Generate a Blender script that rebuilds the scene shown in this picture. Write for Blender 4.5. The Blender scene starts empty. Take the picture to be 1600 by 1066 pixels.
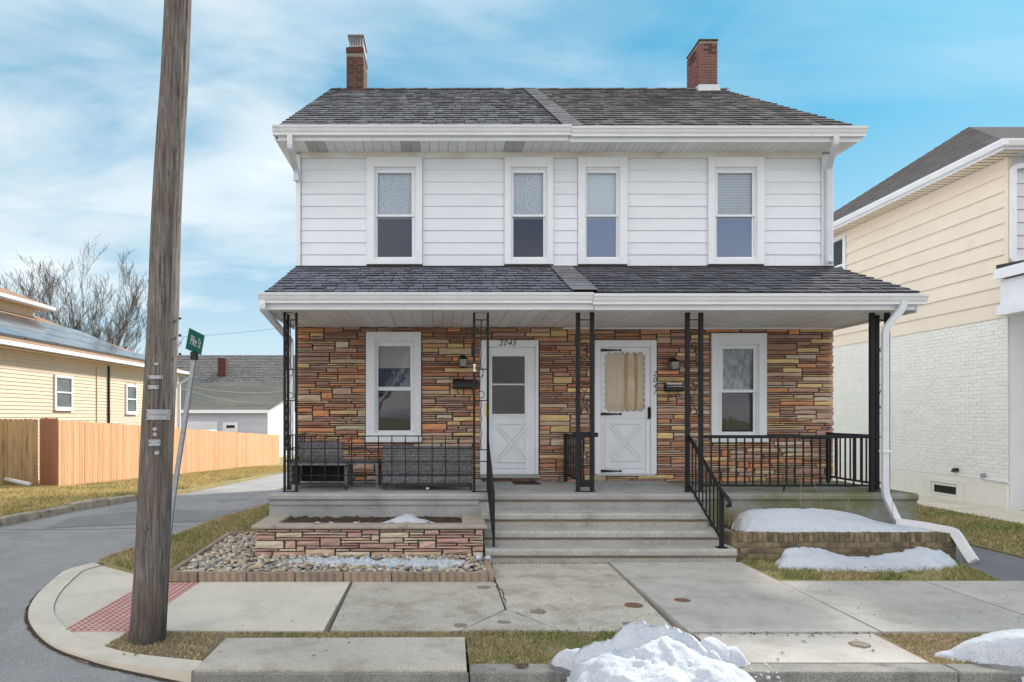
import bpy, math, random
import numpy as np
from mathutils import Vector, Matrix, noise, geometry
random.seed(7); np.random.seed(7)
R = math.radians
S = bpy.context.scene
COL = S.collection
# ---------------------------------------------------------------- camera, sky, sun, exposure
H = 1.78; F = 1067.0; VX = 690.0; VY = 650.0
cam = bpy.data.cameras.new('camera'); co = bpy.data.objects.new('camera', cam); COL.objects.link(co)
co.location = (0, 0, H); co.rotation_euler = (R(90), 0, 0)
cam.lens = 36 * F / 1600; cam.sensor_width = 36
cam.shift_x = (800 - VX) / 1600; cam.shift_y = (VY - 533) / 1600
cam.clip_start = .05; cam.clip_end = 2000
S.camera = co
S.view_settings.view_transform = 'Standard'; S.view_settings.look = 'None'
S.view_settings.gamma = 1; S.view_settings.use_curve_mapping = False
S.view_settings.exposure = 2.10
SUN_EL = R(34); SUN_AZ = R(42)            # from +Y towards +X
SD = Vector((math.sin(SUN_AZ)*math.cos(SUN_EL), math.cos(SUN_AZ)*math.cos(SUN_EL), math.sin(SUN_EL)))
sl = bpy.data.lights.new('sun', 'SUN'); sl.energy = 1.6; sl.angle = R(7); sl.color = (1, .93, .82)
so = bpy.data.objects.new('sun', sl); COL.objects.link(so)
so.rotation_euler = SD.to_track_quat('Z', 'Y').to_euler(); so.location = (20, 20, 30)

w = bpy.data.worlds.new('World'); S.world = w; w.use_nodes = True
def N(nt, t, **k):
    n = nt.nodes.new(t)
    for a, b in k.items(): setattr(n, a, b)
    return n
def math_(nt, op, a, b=None, clamp=False):
    n = N(nt, 'ShaderNodeMath', operation=op, use_clamp=clamp)
    for i, v in enumerate((a, b)):
        if v is None: continue
        if isinstance(v, (int, float)): n.inputs[i].default_value = v
        else: nt.links.new(v, n.inputs[i])
    return n.outputs[0]
def mixc(nt, fac, a, b, mode='MIX'):
    n = N(nt, 'ShaderNodeMix', data_type='RGBA', blend_type=mode)
    for i, v in ((0, fac), (6, a), (7, b)):
        if isinstance(v, (int, float)): n.inputs[i].default_value = v
        elif isinstance(v, tuple): n.inputs[i].default_value = (*v[:3], 1)
        else: nt.links.new(v, n.inputs[i])
    return n.outputs[2]
def ramp(nt, v, stops):
    n = N(nt, 'ShaderNodeValToRGB'); nt.links.new(v, n.inputs[0])
    e = n.color_ramp.elements
    while len(e) < len(stops): e.new(.5)
    for i, (p, c) in enumerate(stops):
        e[i].position = p; e[i].color = (c, c, c, 1) if isinstance(c, (int, float)) else (*c, 1)
    return n.outputs[0]
nt = w.node_tree; nt.nodes.clear()
sky = N(nt, 'ShaderNodeTexSky', sky_type='NISHITA'); sky.sun_disc = False
sky.sun_elevation = SUN_EL; sky.sun_rotation = SUN_AZ; sky.dust_density = .6; sky.ozone_density = 1.5
tc = N(nt, 'ShaderNodeTexCoord')
sp = N(nt, 'ShaderNodeSeparateXYZ'); nt.links.new(tc.outputs['Generated'], sp.inputs[0])
zz = math_(nt, 'ADD', math_(nt, 'MAXIMUM', sp.outputs[2], 0.0), .16)
cx = math_(nt, 'DIVIDE', sp.outputs[0], zz); cy = math_(nt, 'DIVIDE', sp.outputs[1], zz)
cv = N(nt, 'ShaderNodeCombineXYZ'); nt.links.new(cx, cv.inputs[0]); nt.links.new(cy, cv.inputs[1])
def cloudn(scale, sc, rz, det, rough, dist):
    m = N(nt, 'ShaderNodeMapping'); nt.links.new(cv.outputs[0], m.inputs[0])
    m.inputs['Scale'].default_value = sc; m.inputs['Rotation'].default_value = (0, 0, rz)
    n = N(nt, 'ShaderNodeTexNoise'); nt.links.new(m.outputs[0], n.inputs[0])
    n.inputs['Scale'].default_value = scale; n.inputs['Detail'].default_value = det
    n.inputs['Roughness'].default_value = rough; n.inputs['Distortion'].default_value = dist
    return n.outputs[0]
big = cloudn(.50, (1, 1.35, 1), R(-14), 5, .5, .35)
fine = cloudn(1.6, (1, 1.7, 1), R(-30), 7, .6, .8)
dens = math_(nt, 'ADD', math_(nt, 'MULTIPLY', big, .82), math_(nt, 'MULTIPLY', fine, .18))
# thin high cloud almost everywhere, thicker to the west and, added unseen as fill, behind the camera; a clear blue gap towards the north-east
lean = math_(nt, 'ADD', math_(nt, 'MULTIPLY', sp.outputs[0], -.13), math_(nt, 'MULTIPLY', sp.outputs[1], -.14))
dens = math_(nt, 'ADD', math_(nt, 'ADD', dens, lean), .095)
cf = ramp(nt, dens, [(.38, 0.0), (.47, .22), (.56, .76), (.65, 1.0)])
hz = ramp(nt, sp.outputs[2], [(0, .85), (.12, .55), (.36, .0)])
cf = math_(nt, 'MAXIMUM', cf, hz)
tint = mixc(nt, 1.0, sky.outputs[0], (.45, .80, .90), 'MULTIPLY')
base = mixc(nt, .86, tint, (.05, 1.0, 1.68))
cloud = mixc(nt, ramp(nt, dens, [(.60, 0.0), (.84, 1.0)]), (2.95, 3.2, 3.3), (6.8, 6.35, 6.05))
colr = mixc(nt, cf, base, cloud)
bg = N(nt, 'ShaderNodeBackground'); bg.inputs[1].default_value = .075
nt.links.new(colr, bg.inputs[0])
out = N(nt, 'ShaderNodeOutputWorld'); nt.links.new(bg.outputs[0], out.inputs[0])

# ---------------------------------------------------------------- helpers
def WX(px, Y): return (px - VX) / F * Y
def WZ(py, Y): return H + (VY - py) / F * Y
class M:
    def __init__(s): s.v = []; s.f = []; s.m = []; s.t = []
    def add(s, vs, fs, m=0, t=None):
        o = len(s.v); s.v += [tuple(v) for v in vs]
        for f in fs: s.f.append([o + i for i in f]); s.m.append(m); s.t.append(random.random() if t is None else t)
        return s
    def box(s, x0, x1, y0, y1, z0, z1, m=0, t=None):
        return s.add([(x0,y0,z0),(x1,y0,z0),(x1,y1,z0),(x0,y1,z0),(x0,y0,z1),(x1,y0,z1),(x1,y1,z1),(x0,y1,z1)],
            [(0,3,2,1),(4,5,6,7),(0,1,5,4),(1,2,6,5),(2,3,7,6),(3,0,4,7)], m, t if t is not None else random.random())
    def cbox(s, x0, x1, y0, y1, z0, z1, c=.005, j=0, m=0, t=None):   # chamfered box
        t = random.random() if t is None else t
        c = min(c, (x1-x0)*.3, (y1-y0)*.3, (z1-z0)*.3)
        X = (x0, x0+c, x1-c, x1); Y = (y0, y0+c, y1-c, y1); Z = (z0, z0+c, z1-c, z1)
        vs = []; idx = {}
        for i in (0,1,2,3):
            for k in (0,1,2,3):
                for l in (0,1,2,3):
                    e = (i in (0,3)) + (k in (0,3)) + (l in (0,3))
                    if e == 1 and i in (0,3) + (1,2):
                        if sum(a in (1,2) for a in (i,k,l)) == 2:
                            idx[(i,k,l)] = len(vs)
                            vs.append((X[i]+random.uniform(-j,j), Y[k]+random.uniform(-j,j), Z[l]+random.uniform(-j,j)))
        I = idx; fs = []
        for i in (0,3):
            a = [I[(i,1,1)], I[(i,2,1)], I[(i,2,2)], I[(i,1,2)]]; fs.append(a if i else a[::-1])
            a = [I[(1,i,1)], I[(2,i,1)], I[(2,i,2)], I[(1,i,2)]]; fs.append(a[::-1] if i else a)
            a = [I[(1,1,i)], I[(2,1,i)], I[(2,2,i)], I[(1,2,i)]]; fs.append(a if i else a[::-1])
        n = lambda a: 1 if a == 0 else 2
        for a in (0,3):
            for b in (0,3):
                fs.append([I[(a,n(b),1)], I[(a,n(b),2)], I[(n(a),b,2)], I[(n(a),b,1)]])
                fs.append([I[(a,1,n(b))], I[(a,2,n(b))], I[(n(a),2,b)], I[(n(a),1,b)]])
                fs.append([I[(1,a,n(b))], I[(2,a,n(b))], I[(2,n(a),b)], I[(1,n(a),b)]])
                for d in (0,3):
                    fs.append([I[(a,n(b),n(d))], I[(n(a),b,n(d))], I[(n(a),n(b),d)]])
        # fix winding from the centre
        c0 = Vector(((x0+x1)/2, (y0+y1)/2, (z0+z1)/2)); ff = []
        for f in fs:
            p = [Vector(vs[q]) for q in f]; nn = (p[1]-p[0]).cross(p[2]-p[0])
            ff.append(f if nn.dot(p[0]-c0) > 0 else f[::-1])
        return s.add(vs, ff, m, t)
    def prism(s, poly, z0, z1, m=0, t=None):
        n = len(poly)
        ar = sum(poly[i][0]*poly[(i+1)%n][1]-poly[(i+1)%n][0]*poly[i][1] for i in range(n))
        if ar < 0: poly = poly[::-1]
        vs = [(x,y,z0) for x,y in poly] + [(x,y,z1) for x,y in poly]
        tr = geometry.tessellate_polygon([[Vector((x,y,0)) for x,y in poly]])
        fs = []
        for a in tr:
            p = [poly[i] for i in a]; cr = (p[1][0]-p[0][0])*(p[2][1]-p[0][1])-(p[1][1]-p[0][1])*(p[2][0]-p[0][0])
            a = tuple(a) if cr > 0 else tuple(a)[::-1]
            fs.append([n+i for i in a]); fs.append([i for i in a[::-1]])
        fs += [(i,(i+1)%n,n+(i+1)%n,n+i) for i in range(n)]
        return s.add(vs, fs, m, t if t is not None else random.random())
    def prismY(s, poly, y0, y1, m=0, t=None):      # polygon in XZ, extruded along Y
        n = len(poly)
        vs = [(x,y0,z) for x,z in poly] + [(x,y1,z) for x,z in poly]
        tr = geometry.tessellate_polygon([[Vector((x,z,0)) for x,z in poly]])
        fs = [tuple(a) for a in tr] + [tuple(n+i for i in a[::-1]) for a in tr]
        fs += [(i,(i+1)%n,n+(i+1)%n,n+i) for i in range(n)]
        return s.add(vs, fs, m, t if t is not None else random.random())
    def prismX(s, poly, x0, x1, m=0, t=None):      # polygon in YZ, extruded along X
        n = len(poly)
        vs = [(x0,y,z) for y,z in poly] + [(x1,y,z) for y,z in poly]
        tr = geometry.tessellate_polygon([[Vector((y,z,0)) for y,z in poly]])
        fs = [tuple(a) for a in tr] + [tuple(n+i for i in a[::-1]) for a in tr]
        fs += [(i,(i+1)%n,n+(i+1)%n,n+i) for i in range(n)]
        return s.add(vs, fs, m, t if t is not None else random.random())
    def tube(s, pts, r, n=8, r2=None, square=False, m=0, cap=True, ry=None):
        pts = [Vector(p) for p in pts]; k = len(pts); rings = []
        up = Vector((0,0,1)); t0 = (pts[1]-pts[0]).normalized()
        ref = Vector((0,1,0)) if abs(t0.dot(Vector((0,1,0)))) < .9 else Vector((1,0,0))
        u = (ref - t0*ref.dot(t0)).normalized()
        o = len(s.v); tt = random.random(); vs = []
        for i, p in enumerate(pts):
            if i == 0: t = pts[1]-pts[0]
            elif i == k-1: t = pts[-1]-pts[-2]
            else: t = (pts[i+1]-pts[i]).normalized() + (pts[i]-pts[i-1]).normalized()
            t.normalize(); u = (u - t*u.dot(t)).normalized(); v = t.cross(u)
            rr = r if r2 is None else r + (r2-r)*i/(k-1)
            for q in range(n):
                a = 2*math.pi*(q+.5)/n
                ca, sa = math.cos(a), math.sin(a)
                if square: ca = math.copysign(1, ca); sa = math.copysign(1, sa)
                vs.append(p + u*ca*rr + v*sa*(ry if ry else rr))
        fs = [(i*n+q, i*n+(q+1)%n, (i+1)*n+(q+1)%n, (i+1)*n+q) for i in range(k-1) for q in range(n)]
        if cap: fs += [tuple(range(n))[::-1], tuple((k-1)*n+q for q in range(n))]
        return s.add(vs, fs, m, tt)
def mesh_of(name, g, mats, smooth=False):
    me = bpy.data.meshes.new(name); me.from_pydata(g.v, [], g.f)
    if not isinstance(mats, (list, tuple)): mats = [mats]
    for m_ in mats: me.materials.append(m_)
    me.polygons.foreach_set('material_index', g.m)
    a = me.attributes.new('tone', 'FLOAT', 'FACE'); a.data.foreach_set('value', g.t)
    if smooth: me.polygons.foreach_set('use_smooth', [True]*len(g.f))
    me.update(); return me
def attach(o, parent):
    if parent is not None:
        o.parent = parent; o.matrix_parent_inverse = parent.matrix_basis.inverted()
    return o
def obj(name, g, mats, parent=None, smooth=False, loc=None, kind=None, label=None):
    me = g if isinstance(g, bpy.types.Mesh) else mesh_of(name, g, mats, smooth)
    o = bpy.data.objects.new(name, me); COL.objects.link(o)
    if loc is not None: o.location = loc
    o.matrix_basis = Matrix.Translation(o.location)
    attach(o, parent)
    if kind: o['kind'] = kind
    if label: o['label'] = label
    return o
def tag(o, label, cat, group=None, kind=None):
    o['label'] = label; o['category'] = cat
    if group: o['group'] = group
    if kind: o['kind'] = kind
    return o
def thing(name, loc, label, cat, group=None, kind=None):
    o = bpy.data.objects.new(name, None); COL.objects.link(o); o.empty_display_size = .2
    o.location = loc; o.matrix_basis = Matrix.Translation(loc)
    if label: tag(o, label, cat, group, kind)
    return o
def part(name, parent, loc=None):     # an Empty that gathers pieces of a part
    o = bpy.data.objects.new(name, None); COL.objects.link(o); attach(o, parent); return o
def np_mesh(name, V, Fc, mats, tone=None, mi=None, smooth=False):
    me = bpy.data.meshes.new(name)
    nf, k = Fc.shape
    me.vertices.add(len(V)); me.vertices.foreach_set('co', V.astype(np.float32).ravel())
    me.loops.add(nf*k); me.loops.foreach_set('vertex_index', Fc.astype(np.int32).ravel())
    me.polygons.add(nf); me.polygons.foreach_set('loop_start', np.arange(0, nf*k, k, dtype=np.int32))
    me.polygons.foreach_set('loop_total', np.full(nf, k, dtype=np.int32))
    for m_ in (mats if isinstance(mats, (list, tuple)) else [mats]): me.materials.append(m_)
    if mi is not None: me.polygons.foreach_set('material_index', mi.astype(np.int32))
    me.polygons.foreach_set('use_smooth', np.full(nf, smooth))
    me.update(calc_edges=True)
    if tone is not None:
        a = me.attributes.new('tone', 'FLOAT', 'FACE'); a.data.foreach_set('value', tone.astype(np.float32))
    return me
# ---------------------------------------------------------------- materials
def mat(name, c, c2=None, scale=4, var=.12, rough=.75, bump=.0, bscale=60, rnd=0, tone=0, metal=0, spec=.35,
        stretch=(1,1,1), c3=None, c3scale=1.2, c3lo=.55, c3hi=.7, c3amt=1.0, speck=0, speckscale=200, bdist=.02):
    m = bpy.data.materials.new(name); m.use_nodes = True; t = m.node_tree; L = t.links
    b = t.nodes['Principled BSDF']; b.inputs['Roughness'].default_value = rough
    b.inputs['Metallic'].default_value = metal; b.inputs['Specular IOR Level'].default_value = spec
    g = N(t, 'ShaderNodeNewGeometry'); oi = N(t, 'ShaderNodeObjectInfo')
    mp = N(t, 'ShaderNodeMapping'); L.new(g.outputs['Position'], mp.inputs[0]); mp.inputs['Scale'].default_value = stretch
    if rnd:
        cmb = N(t, 'ShaderNodeCombineXYZ')
        for i in range(3): L.new(math_(t, 'MULTIPLY', oi.outputs['Random'], 13.0*(i+1)), cmb.inputs[i])
        L.new(cmb.outputs[0], mp.inputs['Location'])
    def nz(sc, det=5, ro=.6):
        n = N(t, 'ShaderNodeTexNoise'); L.new(mp.outputs[0], n.inputs[0]); n.inputs['Scale'].default_value = sc
        n.inputs['Detail'].default_value = det; n.inputs['Roughness'].default_value = ro; return n.outputs[0]
    n1 = nz(scale); n2 = nz(scale*9, 3)
    col = mixc(t, ramp(t, n1, [(.35, 0.0), (.65, 1.0)]), c, c2 or c)
    if c3: col = mixc(t, math_(t, 'MULTIPLY', ramp(t, nz(c3scale, 6, .65), [(c3lo, 0.0), (c3hi, 1.0)]), c3amt), col, c3)
    f = math_(t, 'ADD', 1-var/2, math_(t, 'MULTIPLY', n2, var))
    if rnd: f = math_(t, 'MULTIPLY', f, math_(t, 'ADD', 1-rnd, math_(t, 'MULTIPLY', oi.outputs['Random'], 2*rnd)))
    if tone:
        at = N(t, 'ShaderNodeAttribute', attribute_name='tone')
        f = math_(t, 'MULTIPLY', f, math_(t, 'ADD', 1-tone, math_(t, 'MULTIPLY', at.outputs['Fac'], 2*tone)))
    if speck:
        n3 = nz(speckscale, 2, .5)
        f = math_(t, 'MULTIPLY', f, math_(t, 'ADD', 1-speck, math_(t, 'MULTIPLY', ramp(t, n3, [(.4, 0.0), (.6, 1.0)]), 2*speck)))
    v = N(t, 'ShaderNodeVectorMath', operation='SCALE'); L.new(col, v.inputs[0]); L.new(f, v.inputs['Scale'])
    L.new(v.outputs[0], b.inputs['Base Color'])
    if bump:
        bn = N(t, 'ShaderNodeBump'); bn.inputs['Strength'].default_value = bump; bn.inputs['Distance'].default_value = bdist
        L.new(nz(bscale, 6, .65), bn.inputs['Height']); L.new(bn.outputs[0], b.inputs['Normal'])
    return m
def glass(name, tint=(.93,.96,1.0), rough=.02, refl=.035):
    m = bpy.data.materials.new(name); m.use_nodes = True; t = m.node_tree; t.nodes.clear()
    tr = N(t, 'ShaderNodeBsdfTransparent'); tr.inputs[0].default_value = (*tint, 1)
    gl = N(t, 'ShaderNodeBsdfGlossy'); gl.inputs['Roughness'].default_value = rough
    fr = N(t, 'ShaderNodeFresnel'); fr.inputs[0].default_value = 1.5
    mx = N(t, 'ShaderNodeMixShader')
    t.links.new(math_(t, 'ADD', math_(t, 'MULTIPLY', fr.outputs[0], 1.0), refl-.04, True), mx.inputs[0])
    n = N(t, 'ShaderNodeTexNoise'); n.inputs['Scale'].default_value = 3.5
    g = N(t, 'ShaderNodeNewGeometry'); t.links.new(g.outputs['Position'], n.inputs[0])
    bp = N(t, 'ShaderNodeBump'); bp.inputs['Strength'].default_value = .06; bp.inputs['Distance'].default_value = .02
    t.links.new(n.outputs[0], bp.inputs['Height']); t.links.new(bp.outputs[0], gl.inputs['Normal'])
    t.links.new(tr.outputs[0], mx.inputs[1]); t.links.new(gl.outputs[0], mx.inputs[2])
    o = N(t, 'ShaderNodeOutputMaterial'); t.links.new(mx.outputs[0], o.inputs[0]); return m
def sheer(name, c, opacity, pattern=None):
    m = bpy.data.materials.new(name); m.use_nodes = True; t = m.node_tree
    b = t.nodes['Principled BSDF']; b.inputs['Base Color'].default_value = (*c, 1); b.inputs['Roughness'].default_value = .9
    b.inputs['Specular IOR Level'].default_value = .1
    if pattern:
        g = N(t, 'ShaderNodeNewGeometry'); wv = N(t, 'ShaderNodeTexWave', wave_type='RINGS', rings_direction='SPHERICAL')
        mp = N(t, 'ShaderNodeVectorMath', operation='FRACTION'); sc = N(t, 'ShaderNodeMapping')
        sc.inputs['Scale'].default_value = (2.1, 0, 2.4); t.links.new(g.outputs['Position'], sc.inputs[0])
        t.links.new(sc.outputs[0], mp.inputs[0])
        sb = N(t, 'ShaderNodeVectorMath', operation='SUBTRACT'); sb.inputs[1].default_value = (.5, 0, .5)
        t.links.new(mp.outputs[0], sb.inputs[0]); t.links.new(sb.outputs[0], wv.inputs[0])
        wv.inputs['Scale'].default_value = 4.0; wv.inputs['Distortion'].default_value = 5; wv.inputs['Detail'].default_value = 3
        wv.inputs['Detail Scale'].default_value = 2.2
        f = math_(t, 'ADD', opacity-pattern, math_(t, 'MULTIPLY', wv.outputs['Fac'], pattern*1.2), True)
        t.links.new(f, b.inputs['Alpha'])
    else: b.inputs['Alpha'].default_value = opacity
    return m
MT = {}
MT['siding'] = mat('white_siding', (.77,.81,.88), (.73,.77,.85), scale=1.2, var=.05, rough=.5, bump=.1, bscale=25, rnd=.03,
                   stretch=(1,1,5), c3=(.52,.50,.47), c3scale=1.0, c3lo=.6, c3hi=.85, c3amt=.5)
MT['trim'] = mat('white_trim', (.79,.82,.88), (.74,.77,.83), scale=3, var=.06, rough=.45, rnd=.02, bump=.06, bscale=20,
                 c3=(.45,.43,.40), c3scale=3.5, c3lo=.64, c3hi=.85, c3amt=.6)
MT['frieze'] = mat('stained_frieze', (.74,.72,.68), (.78,.78,.78), scale=2, var=.08, rough=.6, c3=(.46,.36,.25), c3scale=1.1, c3lo=.46, c3hi=.74, c3amt=.75, stretch=(1,1,2))
MT['gutter'] = mat('gutter_metal', (.74,.76,.80), (.68,.70,.74), scale=3, var=.08, rough=.4, spec=.5,
                   c3=(.22,.21,.20), c3scale=5, c3lo=.62, c3hi=.8, c3amt=.7, stretch=(1,1,.35))
MT['soffit'] = mat('soffit_board', (.78,.77,.75), (.72,.71,.69), scale=1.5, var=.06, rough=.6, rnd=.05)
MT['vent'] = mat('soffit_vent', (.50,.49,.48), (.42,.42,.41), scale=6, var=.2, rough=.8)
MT['downspout'] = mat('downspout_paint', (.58,.61,.66), (.64,.67,.72), scale=5, var=.08, rough=.4, spec=.5, c3=(.3,.31,.33), c3scale=9, c3lo=.62, c3hi=.75, c3amt=.6)
MT['downspout_w'] = mat('downspout_white', (.74,.76,.80), (.66,.68,.72), scale=5, var=.08, rough=.4, spec=.5, c3=(.25,.25,.26), c3scale=14, c3lo=.64, c3hi=.72, c3amt=.8)
MT['mortar'] = mat('dark_mortar', (.07,.078,.085), (.095,.10,.105), scale=20, var=.3, rough=.95, bump=.3)
SC = [(.72,.34,.18), (.46,.23,.15), (.52,.32,.28), (.76,.55,.28), (.63,.49,.34), (.60,.40,.32), (.42,.26,.21), (.66,.58,.45), (.58,.31,.20)]
STONE = [mat('stone_%s' % n, c, tuple(q*.82 for q in c), scale=9, var=.3, rough=.85, bump=.7, bscale=38, rnd=.11, tone=.1,
             stretch=(.6,1,2.2), c3=tuple(q*.6+.05 for q in c), c3scale=14, c3lo=.52, c3hi=.72, c3amt=.4)
         for n, c in zip(['orange','brown','mauve','ochre','tan','pink','umber','pale','rust'], SC)]
MT['shingle'] = mat('grey_shingle', (.175,.18,.20), (.15,.155,.172), scale=3, var=.15, rough=.95, spec=0, tone=.16, speck=.22, speckscale=240, bump=.3, bscale=160)
MT['shingle_b'] = mat('bluish_shingle', (.19,.205,.25), (.155,.168,.21), scale=3, var=.15, rough=.95, spec=0, tone=.11, speck=.22, speckscale=240, bump=.3, bscale=160)
MT['shingle_br'] = mat('brownish_shingle', (.18,.168,.17), (.155,.145,.15), scale=3, var=.15, rough=.95, spec=0, tone=.16, speck=.22, speckscale=240, bump=.3, bscale=160)
MT['shingle_cut'] = mat('shingle_cut_edge', (.055,.056,.064), rough=.95, spec=.1)  # shade of the tab edges and gaps put into a dark colour
MT['shingle_p'] = mat('porch_shingle', (.145,.15,.17), (.12,.125,.145), scale=3, var=.15, rough=.95, spec=0, tone=.12, speck=.22, speckscale=240, bump=.3, bscale=160)
MT['shingle_lt'] = mat('ridge_strip_shingle', (.26,.265,.285), (.21,.215,.235), scale=3, var=.3, rough=.95, spec=0, tone=.12, speck=.25, speckscale=240, bump=.3, bscale=160)
MT['brick'] = mat('red_brick', (.13,.055,.045), (.08,.04,.036), scale=8, var=.3, rough=.9, rnd=.25, bump=.4, bscale=60)
MT['brick2'] = mat('faded_brick', (.22,.105,.105), (.19,.09,.09), scale=8, var=.2, rough=.9, rnd=.12, bump=.2, bscale=60)
MT['brickdk'] = mat('sooty_brick', (.10,.045,.035), (.07,.035,.03), scale=8, var=.2, rough=.9, rnd=.12)
MT['yellowbrick'] = mat('yellow_brick', (.27,.21,.13), (.18,.14,.09), scale=6, var=.35, rough=.9, rnd=.22, bump=.5, bscale=50,
                        c3=(.07,.068,.05), c3scale=3, c3lo=.42, c3hi=.64, c3amt=.8)
MT['mortarl'] = mat('grey_mortar', (.26,.24,.21), (.17,.16,.14), scale=20, var=.3, rough=.95)
MT['flash'] = mat('metal_flashing', (.55,.58,.62), (.45,.48,.52), scale=6, rough=.4, metal=.4)
MT['iron'] = mat('black_iron', (.010,.011,.014), (.016,.017,.021), scale=12, var=.3, rough=.5, spec=.25, bump=.15, bscale=80)
MT['porchconc'] = mat('porch_concrete', (.38,.385,.39), (.30,.31,.32), scale=2, var=.2, rough=.9, bump=.25, bscale=80, speck=.12, speckscale=160,
                      c3=(.155,.165,.17), c3scale=1.5, c3lo=.5, c3hi=.72, c3amt=.7)
MT['mossconc'] = mat('mossy_concrete', (.27,.28,.27), (.20,.21,.20), scale=2, var=.2, rough=.9, bump=.25, bscale=80, speck=.12,
                      c3=(.13,.14,.05), c3scale=1.8, c3lo=.42, c3hi=.6, c3amt=.85)
MT['stepconc'] = mat('step_aggregate', (.44,.43,.41), (.34,.335,.325), scale=2.5, var=.2, rough=.9, bump=.5, bscale=110, speck=.2, speckscale=105,
                      c3=(.17,.165,.15), c3scale=2.2, c3lo=.55, c3hi=.75, c3amt=.6)
MT['newconc'] = mat('new_concrete', (.67,.61,.52), (.59,.54,.465), scale=1.3, var=.12, rough=.9, bump=.2, bscale=120, speck=.07,
                    c3=(.40,.36,.30), c3scale=2.1, c3lo=.50, c3hi=.78, c3amt=.65)
MT['oldconc'] = mat('old_sidewalk', (.55,.505,.44), (.46,.425,.37), scale=1.1, var=.2, rough=.92, bump=.4, bscale=110, speck=.22, speckscale=120, rnd=.05,
                    c3=(.24,.20,.155), c3scale=3.1, c3lo=.46, c3hi=.72, c3amt=.7)
MT['greyconc'] = mat('grey_sidewalk', (.50,.48,.45), (.44,.42,.40), scale=1.0, var=.15, rough=.92, bump=.25, bscale=110, speck=.12, speckscale=130, rnd=.05,
                    c3=(.27,.235,.19), c3scale=2.6, c3lo=.46, c3hi=.74, c3amt=.65)
MT['darkconc'] = mat('dark_walk', (.19,.195,.205), (.15,.155,.165), scale=1.0, var=.15, rough=.92, bump=.25, bscale=110, speck=.15)
MT['curbface'] = mat('worn_curb', (.30,.29,.27), (.19,.19,.18), scale=2.2, var=.3, rough=.92, bump=.6, bscale=60, speck=.25, speckscale=120,
                     c3=(.085,.088,.09), c3scale=3, c3lo=.5, c3hi=.66, c3amt=.7)
MT['alleykerb'] = mat('weathered_kerb', (.42,.37,.30), (.27,.24,.20), scale=4, var=.4, rough=.95, bump=.9, bscale=25, rnd=.12, c3=(.12,.11,.09), c3scale=5, c3lo=.55, c3hi=.7)
MT['asphalt'] = mat('asphalt', (.33,.325,.33), (.265,.265,.275), scale=.5, var=.25, rough=.93, bump=.5, bscale=150, speck=.22, speckscale=130,
                    c3=(.165,.165,.17), c3scale=.7, c3lo=.50, c3hi=.62, c3amt=.5, stretch=(1,.7,1))
MT['patch'] = mat('asphalt_patch', (.235,.235,.24), (.20,.20,.205), scale=1.5, var=.2, rough=.9, bump=.4, bscale=150, speck=.2)
MT['crackseal'] = mat('pale_joint', (.36,.355,.34), scale=3, var=.3, rough=.9)
MT['tactile'] = mat('red_tactile', (.52,.29,.27), (.56,.34,.31), scale=3, var=.25, rough=.85, c3=(.55,.42,.37), c3scale=3, c3lo=.5, c3hi=.75, c3amt=.6)
MT['dome'] = mat('worn_dome', (.27,.09,.09), (.34,.13,.13), scale=8, rough=.8)
MT['soil'] = mat('soil', (.075,.055,.038), (.045,.034,.025), scale=18, var=.5, rough=.98, bump=.9, bscale=50)
MT['drysoil'] = mat('dry_turf_soil', (.30,.235,.15), (.20,.16,.10), scale=9, var=.5, rough=.98, bump=.9, bscale=60)
MT['lawnbase'] = mat('lawn_base', (.36,.29,.14), (.26,.23,.10), scale=1.6, var=.5, rough=.98, bump=.9, bscale=60, c3=(.30,.23,.11), c3scale=.8)
MT['snow'] = mat('snow', (.60,.64,.71), (.54,.585,.66), scale=7, var=.12, rough=.7, bump=.9, bscale=60, speck=.07, speckscale=80, spec=.3, c3=(.36,.36,.36), c3scale=13, c3lo=.62, c3hi=.78, c3amt=.5)
MT['edging'] = mat('scalloped_edging', (.34,.26,.205), (.26,.20,.16), scale=5, var=.3, rough=.92, rnd=.12, bump=.4, bscale=90, speck=.15)
MT['cap'] = mat('planter_cap', (.40,.35,.30), (.32,.285,.25), scale=4, var=.25, rough=.9, bump=.35, bscale=90, speck=.12, c3=(.17,.15,.13), c3scale=3)
PEB = [mat('pebble_%s' % n, c, tuple(q*.75 for q in c), scale=30, var=.25, rough=.6, tone=.25, spec=.4) for n, c in
       zip(['buff','grey','tan','white','rust','slate'], [(.54,.46,.35),(.38,.38,.37),(.48,.38,.26),(.62,.58,.51),(.36,.22,.17),(.19,.20,.23)])]
def bladem(n, a, b): return mat(n, a, b, scale=2.5, var=.5, rough=.8, tone=.5, spec=.15)
MT['grassdry'] = bladem('dry_grass', (.48,.38,.22), (.33,.27,.15)); MT['grassgreen'] = bladem('green_grass', (.17,.22,.07), (.27,.27,.11))
MT['grassmix'] = bladem('yellow_grass', (.62,.46,.22), (.42,.35,.15))
MT['pine'] = mat('cedar_picket', (.66,.385,.22), (.56,.31,.165), scale=3, var=.3, rough=.8, rnd=.14, bump=.3, bscale=30, stretch=(6,6,.5))
MT['pinebr'] = mat('brown_picket', (.34,.16,.10), (.25,.12,.08), scale=3, var=.25, rough=.8, rnd=.14, stretch=(6,6,.5))  # cedar picket turned from the sun, its shade put into the brown
MT['pineyl'] = mat('yellow_picket', (.50,.37,.21), (.40,.28,.16), scale=3, var=.3, rough=.8, rnd=.1, stretch=(6,6,.5), c3=(.2,.12,.06), c3scale=3)
MT['bark'] = mat('grey_bark', (.12,.10,.085), (.09,.074,.062), scale=8, var=.4, rough=.95)
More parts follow.
